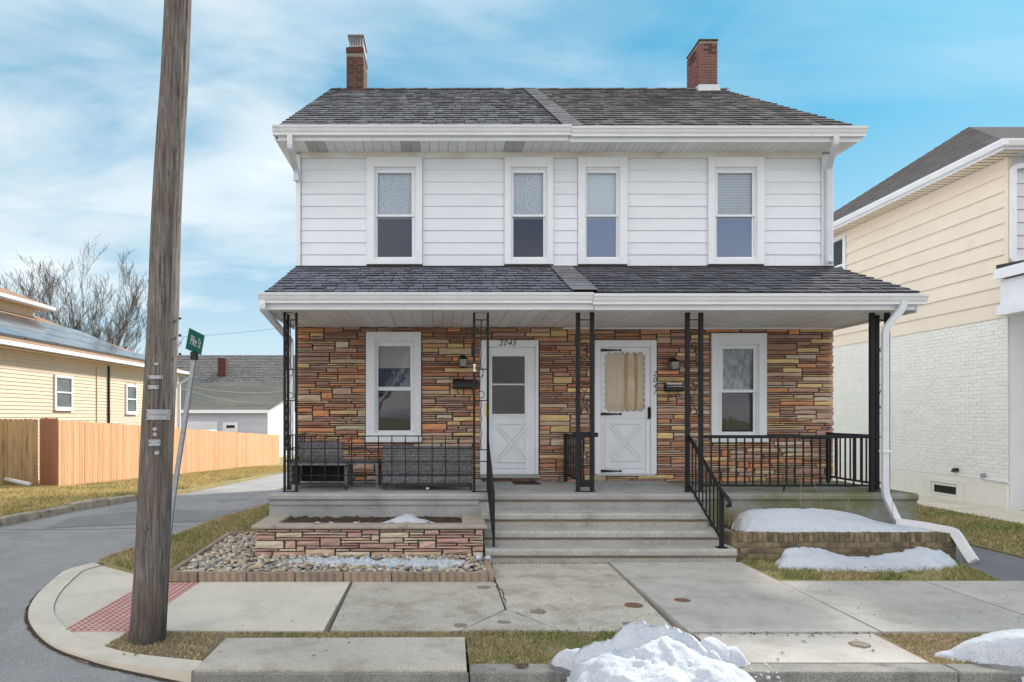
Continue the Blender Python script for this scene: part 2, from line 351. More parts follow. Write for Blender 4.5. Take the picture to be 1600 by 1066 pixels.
MT['cream'] = mat('cream_siding', (.64,.53,.405), (.59,.49,.37), scale=1, var=.06, rough=.6, rnd=.03, c3=(.5,.4,.27), c3scale=.8, c3lo=.55,c3hi=.8,c3amt=.5)
MT['cream2'] = mat('cream_side_siding', (.83,.735,.615), (.78,.685,.57), scale=1, var=.05, rough=.55, rnd=.025, c3=(.62,.52,.38), c3scale=1.2, c3lo=.58, c3hi=.85, c3amt=.5)
MT['whitebrick'] = mat('painted_brick', (.84,.84,.82), (.79,.79,.77), scale=3, var=.08, rough=.6, rnd=.03, bump=.4, bscale=40, bdist=.01)
MT['whitemortar'] = mat('painted_joint', (.76,.76,.74), (.72,.72,.70), scale=5, var=.1, rough=.7)
MT['foundation'] = mat('cream_foundation', (.80,.78,.72), (.74,.72,.66), scale=2, var=.08, rough=.7, bump=.2, bscale=30, c3=(.45,.42,.36), c3scale=2.5, c3lo=.62, c3hi=.8, c3amt=.5)
MT['coolwhite'] = mat('cool_white_paint', (.72,.74,.80), (.67,.69,.75), scale=2, var=.05, rough=.6)
MT['oldroof'] = mat('old_grey_roof', (.20,.195,.20), (.12,.12,.125), scale=5, var=.5, rough=.95, speck=.35, speckscale=9, stretch=(1,1,2.5))
MT['darkroof'] = mat('dark_green_roof', (.115,.12,.105), (.085,.09,.08), scale=.8, var=.3, rough=.9, c3=(.17,.165,.14), c3scale=.6, stretch=(.4,.4,2))
MT['brownroof'] = mat('brown_shingle', (.34,.21,.14), (.26,.16,.10), scale=3, var=.4, rough=.95, tone=.2, speck=.25, speckscale=30)
MT['solar'] = mat('solar_panel', (.045,.06,.085), (.06,.075,.10), scale=2, rough=.12, spec=.9)
MT['black'] = mat('black_plastic', (.012,.012,.014), (.02,.02,.022), scale=8, rough=.4)
MT['bluesiding'] = mat('lilac_siding', (.50,.53,.62), (.46,.49,.58), scale=1, var=.08, rough=.6, tone=.05)
MT['wicker'] = mat('grey_wicker', (.21,.215,.235), (.13,.133,.148), scale=20, var=.5, rough=.6, tone=.55, bump=.3, bscale=150)
MT['wickerdk'] = mat('dark_wicker', (.03,.03,.034), (.05,.05,.055), scale=20, var=.5, rough=.7, bump=.3, bscale=150)
MT['mat'] = mat('rubber_mat', (.022,.022,.024), (.035,.035,.035), scale=30, rough=.95, bump=.5, bscale=200)
MT['innerdoor'] = mat('tan_inner_door', (.86,.62,.34), (.80,.56,.30), scale=3, var=.1, rough=.6)
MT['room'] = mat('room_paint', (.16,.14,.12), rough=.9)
MT['shade'] = mat('roller_shade', (.92,.94,.96), (.90,.92,.94), scale=2, var=.04, rough=.8)
MT['beigeshade'] = mat('beige_shade', (.62,.58,.50), (.56,.53,.46), scale=2, var=.04, rough=.8)
MT['galv'] = mat('galvanised_steel', (.36,.38,.42), (.28,.30,.34), scale=12, var=.3, rough=.5, metal=.35, c3=(.22,.12,.08), c3scale=7, c3lo=.66, c3hi=.72)
MT['green'] = mat('sign_green', (.012,.16,.11), (.015,.19,.13), scale=8, rough=.4)
MT['white'] = mat('white_print', (.78,.78,.78), rough=.5)
MT['brass'] = mat('brass', (.6,.42,.12), rough=.3, metal=.8)
MT['tagmetal'] = mat('aluminium_tag', (.42,.43,.46), (.34,.35,.38), scale=30, var=.3, rough=.45, metal=.3)
MT['stainline'] = mat('brown_damp_stain', (.17,.13,.085), (.24,.20,.15), scale=5, var=.4, rough=.95)  # brown stain, with the shade under the nosings put into its colour
MT['rust'] = mat('rusty_cover', (.24,.12,.075), (.15,.085,.06), scale=30, var=.4, rough=.85, bump=.4)
MT['stain'] = mat('brown_stain', (.215,.185,.145), (.26,.23,.19), scale=12, var=.3, rough=.93, speck=.2)
MT['deadplant'] = mat('dry_stem', (.40,.30,.19), (.28,.20,.13), scale=10, rough=.9)
MT['lampglass'] = mat('frosted_lamp_glass', (.30,.30,.29), (.22,.22,.21), scale=20, rough=.25, spec=.6)
MT['foil'] = mat('crinkled_film', (.55,.54,.50), (.12,.12,.11), scale=9, var=.7, rough=.3, stretch=(1.6,1,.7), bump=1, bscale=14)  # pale and dark mottling paints a reflection in the pane
MT['pane'] = glass('window_glass'); MT['panedark'] = glass('storm_glass', (.30,.31,.33), .03, .045)
MT['screen'] = sheer('insect_screen', (.07,.095,.16), .62)
MT['screenlt'] = sheer('light_screen', (.42,.54,.82), .36)
MT['screendk'] = sheer('dark_screen', (.07,.07,.078), .6)
MT['lace'] = sheer('lace_curtain', (.90,.93,.97), .98, .32)
MT['cloth_dark'] = sheer('dim_curtain', (.20,.23,.31), .75, .6)
def wood_pole():
    m = bpy.data.materials.new('weathered_pole'); m.use_nodes = True; t = m.node_tree; L = t.links; b = t.nodes['Principled BSDF']
    g = N(t, 'ShaderNodeTexCoord'); mp = N(t, 'ShaderNodeMapping'); L.new(g.outputs['Object'], mp.inputs[0]); mp.inputs['Scale'].default_value = (42,42,2.6)
    def nz(sc, det=6, src=mp.outputs[0], dist=0):
        n = N(t, 'ShaderNodeTexNoise'); L.new(src, n.inputs[0]); n.inputs['Scale'].default_value = sc; n.inputs['Detail'].default_value = det
        n.inputs['Roughness'].default_value = .65; n.inputs['Distortion'].default_value = dist; return n.outputs[0]
    a = nz(1.2, 8, dist=.4); c = nz(3.5, 4)
    col = mixc(t, ramp(t, a, [(.36,0.0),(.62,1.0)]), (.075,.066,.061), (.235,.21,.195))
    col = mixc(t, ramp(t, nz(2.5, 5, g.outputs['Object']), [(.45,0.0),(.7,.7)]), col, (.13,.092,.075))
    col = mixc(t, ramp(t, c, [(.60,0.0),(.66,.85)]), col, (.028,.023,.021))
    sep = N(t, 'ShaderNodeSeparateXYZ'); L.new(g.outputs['Object'], sep.inputs[0])
    basew = ramp(t, math_(t, 'ADD', sep.outputs[2], math_(t, 'MULTIPLY', nz(6, 5), .5)), [(.2,.75),(.62,0.0)])
    col = mixc(t, basew, col, (.05,.042,.04))
    L.new(col, b.inputs['Base Color']); b.inputs['Roughness'].default_value = .9; b.inputs['Specular IOR Level'].default_value = .2
    bn = N(t, 'ShaderNodeBump'); bn.inputs['Strength'].default_value = .9; bn.inputs['Distance'].default_value = .012
    L.new(math_(t, 'ADD', a, math_(t, 'MULTIPLY', c, -.5)), bn.inputs['Height']); L.new(bn.outputs[0], b.inputs['Normal']); return m
MT['pole'] = wood_pole()

def pip(P, poly):
    x, y = P[:,0], P[:,1]; ins = np.zeros(len(P), bool); n = len(poly)
    for i in range(n):
        x1,y1 = poly[i]; x2,y2 = poly[(i+1)%n]
        c = ((y1 > y) != (y2 > y)) & (x < (x2-x1)*(y-y1)/((y2-y1) if y2 != y1 else 1e-9)+x1)
        ins ^= c
    return ins
def edge_dist(P, poly):
    d = np.full(len(P), 1e9); n = len(poly)
    for i in range(n):
        a = np.array(poly[i], float); b = np.array(poly[(i+1)%n], float); ab = b-a
        t = np.clip(((P-a)@ab)/(ab@ab+1e-12), 0, 1)
        d = np.minimum(d, np.hypot(*(P-(a+t[:,None]*ab)).T))
    return d
def G(Y):
    return 0.0 if Y < 14.7 else -.045*(min(Y, 41)-14.7)
def Gn(Y): return np.where(Y < 14.7, 0, -.045*(np.minimum(Y, 41)-14.7))
def grass(name, poly, per_m2, h, mats, weights, z=0.0, parent=None, wid=.006, patch=1.5, sloped=False, maxn=200000, clump=0):
    xs = [p[0] for p in poly]; ys = [p[1] for p in poly]
    A = (max(xs)-min(xs))*(max(ys)-min(ys)); n = min(int(A*per_m2), maxn)
    P = np.column_stack([np.random.uniform(min(xs), max(xs), n), np.random.uniform(min(ys), max(ys), n)])
    P = P[pip(P, poly)]
    if clump:
        k = np.array([noise.noise(Vector((p[0]*clump, p[1]*clump, 3.3))) for p in P]); P = P[(k + np.random.uniform(-.35,.35,len(P))) > -.25]
    n = len(P); zb = (Gn(P[:,1]) if sloped else 0) + z
    ang = np.random.uniform(0, 2*np.pi, n); hh = h*np.random.uniform(.35, 1.2, n)
    ln = np.random.uniform(.2, 1.5, n)*hh; la = np.random.uniform(0, 2*np.pi, n)
    dx, dy = np.cos(ang)*wid*.5, np.sin(ang)*wid*.5
    V = np.empty((n,3,3))
    V[:,0] = np.column_stack([P[:,0]-dx, P[:,1]-dy, zb+np.zeros(n)]); V[:,1] = np.column_stack([P[:,0]+dx, P[:,1]+dy, zb+np.zeros(n)])
    V[:,2] = np.column_stack([P[:,0]+np.cos(la)*ln, P[:,1]+np.sin(la)*ln, zb+hh])
    Fc = np.arange(n*3).reshape(n,3)
    k = np.array([noise.noise(Vector((p[0]*patch, p[1]*patch, 0))) for p in P])*.9 + np.random.uniform(-.3,.3,n)
    mi = np.where(k > (1-2*weights)*.5, 1, 0) if len(mats) > 1 else np.zeros(n, int)
    me = np_mesh(name, V.reshape(-1,3), Fc, mats, np.random.rand(n), mi)
    return obj(name, me, None, parent, kind='stuff')
def heap(name, poly, zfun, res, parent=None, jag=.05, seed=0, edge=.12, fine=.012, material=None, lump=.22):
    """snow or soil heap: height field inside an outline, feathered to the ground at its edge"""
    xs = [p[0] for p in poly]; ys = [p[1] for p in poly]
    nx = int((max(xs)-min(xs)+.3)/res); ny = int((max(ys)-min(ys)+.3)/res)
    gx = np.linspace(min(xs)-.15, max(xs)+.15, nx); gy = np.linspace(min(ys)-.15, max(ys)+.15, ny)
    X, Y = np.meshgrid(gx, gy); P = np.column_stack([X.ravel(), Y.ravel()])
    d = edge_dist(P, poly); ins = pip(P, poly); d = np.where(ins, d, -d)
    nz1 = np.array([noise.fractal(Vector((p[0]*6+seed, p[1]*6, seed)), 1.0, 2.0, 4) for p in P])
    d = d + nz1*jag
    prof = np.sqrt(np.clip(d/edge, 0, 1)*(2-np.clip(d/edge, 0, 1)))
    nz2 = np.array([noise.fractal(Vector((p[0]*22+seed, p[1]*22, seed+5)), 1.0, 2.0, 4) for p in P])
    b, h = zip(*[zfun(x, y) for x, y in P]); b = np.array(b); h = np.array(h)
    Z = b + prof*(h*(1+lump*nz1) + fine*nz2) - .004
    Z = np.where(d <= 0, b-.02, Z)
    idx = np.arange(nx*ny).reshape(ny, nx)
    q = np.stack([idx[:-1,:-1], idx[:-1,1:], idx[1:,1:], idx[1:,:-1]], -1).reshape(-1,4)
    q = q[(d[q] > -res*1.2).any(1)]
    me = np_mesh(name, np.column_stack([P, Z]), q, material or MT['snow'], np.random.rand(len(q)), smooth=True)
    return obj(name, me, None, parent)

# ================================================================ GROUND
g = M(); ys = [-400,-60,-12,4,10,14.7,20,26,32,38,41,60,120,400]; xs_ = [-300,-60,-12,12,60,300]
for i in range(len(ys)-1):
    for k in range(len(xs_)-1):
        g.add([(xs_[k],ys[i],G(ys[i])-.2),(xs_[k+1],ys[i],G(ys[i])-.2),(xs_[k+1],ys[i+1],G(ys[i+1])-.2),(xs_[k],ys[i+1],G(ys[i+1])-.2)], [(0,1,2,3)])
obj('ground', g, MT['lawnbase'], kind='structure')
g = M()
def smt(a, b, t): t = min(max((t-a)/(b-a), 0), 1); return t*t*(3-2*t)
SX_ = [-80,-40,-12,-6,-4.2,-3.7,-3.4,-3.1,-2.8,-2.5,-2.2,-1.9,-1.7,4,20,80]; SY_ = [-9,-3,1,2.5,3.1,3.7,4.3,4.9]
stz = lambda x, y: -.13 + .095*smt(0, 1, (-1.1-x)/1.6)*smt(2.5, 4.9, y)
for x, x2 in zip(SX_[:-1], SX_[1:]):
    for y, y2 in zip(SY_[:-1], SY_[1:]): g.add([(x,y,stz(x,y)),(x2,y,stz(x2,y)),(x2,y2,stz(x2,y2)),(x,y2,stz(x,y2))], [(0,1,2,3)])
obj('street', g, MT['asphalt'], kind='structure')
obj('opposite_pavement', M().box(-60,60,-11,-9.05,-.2,.02), MT['greyconc'], kind='structure')
obj('opposite_lawn', M().box(-60,60,-40,-11.01,-.2,.04), MT['lawnbase'], kind='structure')
AL = [(-60,4.9),(-40,5.2),(-16,6.6),(-11,8),(-8.3,9.5),(-7.3,11.1),(-7.1,12.8),(-6.62,14.9),(-6.3,17),(-6.6,24),(-7.0,30),(-7.4,42),(-7.4,60)]
AR = [(-1.5,4.9),(-2.0,8.29),(-4.26,8.30),(-4.27,8.7),(-4.04,10),(-3.9,12),(-3.5,14),(-3.4,20),(-3.4,60)]
def xat(pl, Y): return float(np.interp(Y, [p[1] for p in pl], [p[0] for p in pl]))
def sm(a, b, t): t = min(max((t-a)/(b-a), 0), 1); return t*t*(3-2*t)
def alley_z(Y, x=-9): return G(Y) - .13 + .095*max(sm(4.9, 7.5, Y), sm(0, 1, (-1.1-x)/1.6))
g = M(); yy = list(np.arange(4.9, 20, .35)) + list(np.arange(20, 61, 1.5))
for a, b in zip(yy[:-1], yy[1:]):
    la, lb, ra, rb = xat(AL,a), xat(AL,b), xat(AR,a), xat(AR,b)
    FR = [0,.5,.8,.88,.92,.95,.97,.985,1] if a < 6.5 else [0,.25,.5,.75,1]
    for f0, f1 in zip(FR[:-1], FR[1:]):
        P = [(la+(ra-la)*f0,a),(la+(ra-la)*f1,a),(lb+(rb-lb)*f1,b),(lb+(rb-lb)*f0,b)]
        g.add([(x,y,alley_z(y,x)) for x,y in P], [(0,1,2,3)])
alley = obj('alley', g, MT['asphalt'], kind='structure')
g = M(); g.add([(x,y,alley_z(y)+.006) for x, y in [(-6.4,11.0),(-3.98,11.8),(-3.9,12.6),(-5.5,13.4),(-6.6,12.2)]], [(0,1,2,3,4)])
obj('asphalt_patch', g, MT['patch'], alley)  # darker polygon laid over the alley surface
g = M()
for pts in [[(-7.0,10.9),(-5.4,10.95),(-4.1,11.25)], [(-3.95,13.0),(-5.0,13.1),(-6.2,12.75)]]:
    for p, q in zip(pts[:-1], pts[1:]): g.add([(p[0],p[1]-.02,alley_z(p[1])+.009),(q[0],q[1]-.02,alley_z(q[1])+.009),(q[0],q[1]+.02,alley_z(q[1])+.009),(p[0],p[1]+.02,alley_z(p[1])+.009)], [(0,1,2,3)])
obj('joint_line', g, MT['crackseal'], alley)
def strip(name, L, Rr, y0, y1, dz, m, step=.8):
    g = M(); n = max(2, int((y1-y0)/step))
    for i in range(n):
        a = y0+(y1-y0)*i/n; b = y0+(y1-y0)*(i+1)/n
        la, lb, ra, rb = L(a), L(b), Rr(a), Rr(b); za, zb = G(a)+dz, G(b)+dz
        g.add([(la,a,za),(ra,a,za),(rb,b,zb),(lb,b,zb),(la,a,za-.15),(ra,a,za-.15),(rb,b,zb-.15),(lb,b,zb-.15)], [(0,1,2,3),(1,5,6,2),(4,0,3,7)])
    return obj(name, g, m, kind='structure')
strip('lawn_beside_alley', lambda y: -80, lambda y: xat(AL,y)-.02, 6.7, 60, .07, MT['lawnbase'])
strip('grass_verge_beside_house', lambda y: (-2.96-(y-7.34)*1.33) if y < 8.31 else xat(AR,y)+.01, lambda y: -2.3, 7.34, 60, .0, MT['lawnbase'], .3)
def yl(pl): return [(x,y) for x,y in pl]
grass('lawn_grass', [(-9.8,11.3)]+[(x-.05,y) for x,y in AL[5:10]]+[(-7.1,36),(-9.8,36)], 1000, .07, [MT['grassmix'], MT['grassgreen']], .18, .07, sloped=True, wid=.013, patch=.8)
grass('lawn_grass', [(-14,9.3),(-9.0,9.2),(-7.45,11.1),(-7.2,12.8),(-9.8,18),(-14,18)], 900, .06, [MT['grassmix'], MT['grassgreen']], .12, .07, sloped=True, wid=.013, patch=.8)
grass('verge_grass', [(-3.02,7.40),(-4.2,8.4),(-4.22,8.7),(-4.0,10),(-3.85,12),(-3.45,14),(-3.4,17),(-2.5,17),(-2.5,10.2),(-3.1,10.1)], 3200, .05, [MT['grassdry'], MT['grassgreen']], .5, .0, sloped=True, wid=.008, patch=.9)

# sidewalk -------------------------------------------------------
walk = thing('sidewalk', (1, 6.5, 0), None, None, kind='structure'); walk['kind'] = 'structure'
def slab(poly, m, z=0.0, name='slab', parent=walk, bot=-.19):
    return obj(name, M().prism(poly, bot, z), m, parent)
CURB = [(-4.24,8.29),(-4.33,7.95),(-4.30,7.69),(-4.06,6.88),(-3.77,6.23),(-3.43,5.75),(-3.04,5.34),(-2.68,5.09),(-2.34,4.92),(-1.745,4.76)]
def offset_in(pl, d):
    o = []
    for i, p in enumerate(pl):
        a = Vector(pl[max(i-1,0)]); b = Vector(pl[min(i+1,len(pl)-1)]); t = (b-a).normalized(); o.append((p[0]-t.y*d, p[1]+t.x*d))
    return o
def smooth_line(pl, n=5):
    o = []
    for i in range(len(pl)-1):
        p0,p1,p2,p3 = [Vector(pl[min(max(k,0),len(pl)-1)]) for k in (i-1,i,i+1,i+2)]
        for q in range(n):
            t = q/n; o.append(tuple(.5*((2*p1)+(p2-p0)*t+(2*p0-5*p1+4*p2-p3)*t*t+(3*p1-p0-3*p2+p3)*t**3)))
    return o+[pl[-1]]
CURB = smooth_line(CURB); CIN = offset_in(CURB, .2)
slab(CURB + CIN[::-1], MT['newconc'], name='corner_curb')
CIN2 = offset_in(CURB, .206)
slab([(-2.96,7.32),(-2.62,7.30),(-2.60,5.655),(-2.62,5.30)] + [p for p in CIN2[::-1] if p[1] > 5.32 and p[1] < 8.2], MT['newconc'], -.012, name='ramp_slab')
obj('tactile_pad', M().prism([(-3.155,5.66),(-2.60,5.66),(-2.60,7.32),(-3.155,7.32)], -.19, -.004), MT['tactile'], walk)
g = M()
for i in range(9):
    for k in range(27):
        x = -3.125+i*.061; y = 5.69+k*.061
        g.add([(x-.012,y-.012,-.004),(x+.012,y-.012,-.004),(x+.012,y+.012,-.004),(x-.012,y+.012,-.004),(x-.007,y-.007,.002),(x+.007,y-.007,.002),(x+.007,y+.007,.002),(x-.007,y+.007,.002)],
              [(4,5,6,7),(0,1,5,4),(1,2,6,5),(2,3,7,6),(3,0,4,7)])
obj('tactile_domes', g, MT['dome'], walk, kind='stuff')
gp = .007
def rect(x0,x1,y0,y1): return [(x0+gp,y0),(x1-gp,y0),(x1-gp,y1),(x0+gp,y1)]
slab(rect(-2.595,-.975,5.66,7.33), MT['newconc'])
slab([(-.925,5.66),(.15,5.66),(.58,6.28),(.575,7.33),(-.95,7.33)], MT['oldconc'])
slab([(.17,5.66),(.98,5.66),(.60,6.26)], MT['oldconc'], .004, 'broken_slab_corner')
slab([(.60,6.28),(1.0,5.66),(1.945,5.66),(1.985,7.0),(2.01,8.26),(.57,8.26),(.59,7.33)], MT['oldconc'], -.003)
slab([(2.03,5.6),(3.59,5.6),(3.61,7.33),(3.61,8.26),(2.03,8.26)], MT['greyconc'], .012)
for a, b in ((3.62,5.18),(5.19,6.75),(6.76,8.3),(8.31,9.85),(9.86,11.4),(11.41,13),(13.01,14.6)):
    slab(rect(a,b,5.62,7.34), MT['greyconc'], .006)
slab([(-1.73,4.77),(.175,4.77),(.185,5.47),(-1.72,5.45)], MT['oldconc'], .008, 'verge_slab')
slab(rect(2.06,3.53,4.93,5.58), MT['greyconc'], .0, 'verge_slab')
curb = thing('kerb', (3, 4.8, 0), None, None, kind='structure'); curb['kind'] = 'structure'
xx = [.195,1.6,3.6,5.6,7.6,9.6,11.6,13.6]
for a, b in zip(xx[:-1], xx[1:]): obj('kerb_stone', M().cbox(a+.004,b-.004,4.745,4.915,-.2,.0,.012,.002), MT['curbface'], curb)
obj('kerb_face', M().cbox(-1.735,.188,4.735,4.766,-.2,-.004,.01,.001), MT['curbface'], curb)
verge = obj('verge_soil', M().prism([(-2.60,5.65),(-2.62,5.31),(-2.36,5.14),(-1.76,4.97),(-1.74,5.46),(.2,5.48),(.2,4.92),(14,4.92),(14,5.61),(3.6,5.61),(3.53,5.585),(2.05,5.585),(1.9,5.65)], -.19, -.012), MT['drysoil'], kind='structure')
grass('verge_turf', [(-2.60,5.65),(-2.62,5.31),(-2.36,5.14),(-1.78,4.98),(-1.75,5.65)], 9000, .024, [MT['grassdry'], MT['grassgreen']], .15, -.01, patch=2, clump=5)
grass('verge_turf', [(-1.75,5.46),(.2,5.48),(.2,5.65),(-1.75,5.65)], 9000, .022, [MT['grassdry'], MT['grassgreen']], .2, -.012, patch=2)
grass('verge_turf', [(.2,4.92),(2.04,4.92),(2.0,5.64),(.2,5.64)], 13000, .03, [MT['grassdry'], MT['grassgreen']], .62, -.012, patch=1.6, clump=5)
grass('verge_turf', [(3.55,4.93),(7,4.93),(7,5.6),(3.6,5.6)], 9000, .024, [MT['grassdry'], MT['grassgreen']], .25, -.012, patch=1.6, clump=5)
g = M(); CO = offset_in(CURB, -.035)
for p, q, a, b in zip(CURB[:-1], CURB[1:], CO[:-1], CO[1:]):
    k = random.uniform(.5,1.2); a = (p[0]+(a[0]-p[0])*k, p[1]+(a[1]-p[1])*k)
    P = [p, q, b, a]; g.add([(x,y,alley_z(y,x)+.010 if y > 4.9 else stz(x,y)+.010) for x,y in P], [(0,1,2,3)])
tag(obj('gutter_grime', g, MT['soil']), 'thin line of dark grit where the curved kerb meets the road', 'grit', kind='stuff')
# covers and stains in the walk
def disc(name, x, y, z, r, m, parent=None, h=.006, n=18, ir=.08):
    p = [(x+r*(1+random.uniform(-ir,ir))*math.cos(2*math.pi*i/n), y+r*(1+random.uniform(-ir,ir))*.9*math.sin(2*math.pi*i/n)) for i in range(n)]
    return obj(name, M().prism(p, z-.01, z+h), m, parent)
def G0(px, py, z=0): Y = F*(H-z)/(py-VY); return WX(px, Y), Y
x, y = G0(990, 946); tag(disc('valve_cover', x, y, .0, .085, MT['rust'], h=.006, ir=.02), 'round rusty red valve cover in the pavement, left of the wide joint', 'valve cover')
x, y = G0(1066, 940); tag(disc('valve_cover', x, y, .012, .075, MT['rust'], h=.004, ir=.03), 'dull brown valve cover in the pavement right of the wide joint', 'valve cover')
for px, py, r in ((842,956,.075),(787,973,.06),(720,978,.06),(755,918,.07),(985,975,.06),(1343,1008,.07),(770,1046,.02)):
    x, y = G0(px, py); zt = .012 if px > 1300 else .0045
    disc('stain', x, y, .0 if px < 1300 else .0, r, MT['stain'], walk, h=zt+.0005, ir=.2)
def crack(pts, z, w_=.006, parent=walk):
    g = M(); P = []
    for (a,b),(c,d) in zip(pts[:-1],pts[1:]):
        for q in range(6): t = q/6; P.append((a+(c-a)*t+random.uniform(-.02,.02), b+(d-b)*t+random.uniform(-.02,.02)))
    P.append(pts[-1])
    for (a,b),(c,d) in zip(P[:-1],P[1:]):
        ww = w_*random.uniform(.4,1.3); dx, dy = c-a, d-b; L = math.hypot(dx,dy) or 1; nx_, ny_ = -dy/L*ww/2, dx/L*ww/2
        g.add([(a-nx_,b-ny_,z),(c-nx_,d-ny_,z),(c+nx_,d+ny_,z),(a+nx_,b+ny_,z)],[(0,1,2,3)])
    obj('crack', g, MT['soil'], parent)
crack([(.58,6.28),(.62,6.9),(.56,7.33),(.60,8.26)], .003, .012)
crack([(.98,5.66),(.8,5.95),(.60,6.27)], .003, .008); None
None
None
crack([(-5.8,5.2),(-5.2,6.6),(-5.5,8.4),(-5.0,10.2)], .0, .0, alley) if False else None
g = M()
for _ in range(1300):
    k = random.random()
    if k < .35: x, y, z = random.uniform(.2,3.6), random.gauss(5.62,.05), .004
    elif k < .6: x, y, z = random.uniform(-1.7,9), random.uniform(4.55,4.74), -.128
    elif k < .8: x, y, z = random.uniform(-1.7,9), random.uniform(5.66,8.2), .012
    else: x, y, z = random.uniform(.55,3.5), random.gauss(8.22,.03), .006
    if k >= .6 and k < .8 and y > 7.3: continue
    r = random.uniform(.002,.007)
    g.add([(x-r,y-r,z-.002),(x+r,y-r,z-.002),(x,y+r,z-.002),(x,y,z+r)],[(0,1,3),(1,2,3),(2,0,3)])
tag(obj('grit', g, [MT['soil'], MT['stain']]), 'scattered grit and crumbs of soil on the pavement and kerb', 'grit', kind='stuff')
# right-hand side ground
strip('side_path', lambda y: 6.07, lambda y: 7.26, 7.36, 40, .0, MT['darkconc'])
strip('side_lawn', lambda y: 7.28, lambda y: 9.4, 7.36, 40, .02, MT['lawnbase'])
strip('neighbour_path', lambda y: 9.42, lambda y: 10.72, 7.36, 40, .03, MT['newconc'])
strip('front_grass_soil', lambda y: 3.64, lambda y: 6.05, 7.36, 8.44, .0, MT['lawnbase'], .3)
strip('neighbour_lawn', lambda y: 10.74, lambda y: 30, 7.36, 12.9, .0, MT['lawnbase'])
grass('front_grass', [(3.66,7.40),(6.02,7.38),(6.3,8.4),(3.66,8.4)], 5200, .05, [MT['grassdry'], MT['grassgreen']], .72, .0, wid=.007, clump=4)
grass('side_grass', [(7.3,7.4),(9.38,7.4),(9.38,20),(7.3,20)], 1500, .06, [MT['grassdry'], MT['grassgreen']], .5, .02, wid=.011, patch=.8)
# kerb stones on the far side of the alley
ac = thing('alley_kerb', (-7, 13, 0), 'worn timber-like kerb of grey stones between alley and fence lawn', 'kerb')
pl = [(-8.6,9.2),(-7.75,10.2),(-7.28,11.2),(-7.17,12.1),(-7.08,13.0),(-6.82,13.9),(-6.62,14.7)]
for (ax,ay),(bx,by) in zip(pl[:-1], pl[1:]):
    d = Vector((bx-ax,by-ay)).normalized(); nn = Vector((-d.y,d.x)); a = Vector((ax,ay))+d*.03; b = Vector((bx,by))-d*.03
    w_ = random.uniform(.09,.12); zt = random.uniform(.08,.12)
    g = M().cbox(0,(b-a).length,-.09,.09,-.2,zt,.018,.006); mr = Matrix.Translation((a.x,a.y,0)) @ Matrix.Rotation(math.atan2(d.y,d.x),4,'Z')
    g.v = [tuple(mr@Vector(v)) for v in g.v]; obj('kerb_stone', g, MT['alleykerb'], ac)

# ================================================================ HOUSE
YW = 11.0
XL, XR = -2.35, 6.31
ZF = .73                                   # porch floor
house = thing('duplex_house', (2, 11, 0), 'two-storey double house, white siding above multicoloured stone, with a wide front porch', 'house')
def wx(px): return (px-VX)/97.0
def wz(py): return H+(VY-py)/97.0
W2 = [(573,660,585,650,590,643), (788,864,798,855,803,849), (903,980,914,968,918,963), (1106,1194,1116,1182,1122,1176)]
holes = []
for t0,t1,s0,s1,p0,p1 in W2: holes.append((wx(s0),wx(s1),wz(405),wz(262)))
holes.append((wx(586),wx(648),wz(680),wz(533))); holes.append((wx(1122),wx(1185),wz(680),wz(538)))
holes.append((wx(764),wx(836),wz(741),wz(543))); holes.append((wx(938),wx(1016),wz(741),wz(543)))
def wall_with_holes(x0,x1,z0,z1,y0,y1,holes):
    g = M(); X = sorted({x0,x1}|{h[0] for h in holes}|{h[1] for h in holes}); Z = sorted({z0,z1}|{h[2] for h in holes}|{h[3] for h in holes})
    X = [q for q in X if x0 <= q <= x1]; Z = [q for q in Z if z0 <= q <= z1]
    for a,b in zip(X[:-1],X[1:]):
        if b-a < 1e-4: continue
        run = None
        for c,d in zip(Z[:-1],Z[1:]):
            mx_, mz_ = (a+b)/2, (c+d)/2
            solid = not any(h[0] < mx_ < h[1] and h[2] < mz_ < h[3] for h in holes)
            if solid: run = [run[0], d] if run else [c, d]
            elif run: g.box(a,b,y0,y1,run[0],run[1]); run = None
        if run: g.box(a,b,y0,y1,run[0],run[1])
    return g
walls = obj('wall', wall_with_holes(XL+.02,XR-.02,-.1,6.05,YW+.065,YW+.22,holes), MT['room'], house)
g = M()
g.box(XL+.02,XL+.15,YW+.221,20.5,-1,6.05); g.box(XR-.15,XR-.02,YW+.221,20.5,-1,6.05); g.box(XL+.151,XR-.151,20.35,20.5,-1,6.05)
for xs0 in (XL+.02, XR-.15):                                       # gable triangles
    g.prismX([(YW+.07,6.051),(15.75,9.0),(20.45,6.051)], xs0, xs0+.13)
obj('side_wall', g, MT['siding'], house)
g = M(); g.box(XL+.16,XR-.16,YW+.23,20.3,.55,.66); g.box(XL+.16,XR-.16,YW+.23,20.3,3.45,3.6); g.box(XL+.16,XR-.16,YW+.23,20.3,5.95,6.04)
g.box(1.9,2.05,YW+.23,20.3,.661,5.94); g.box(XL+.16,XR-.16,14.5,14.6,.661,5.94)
obj('interior_partition', g, MT['room'], house)

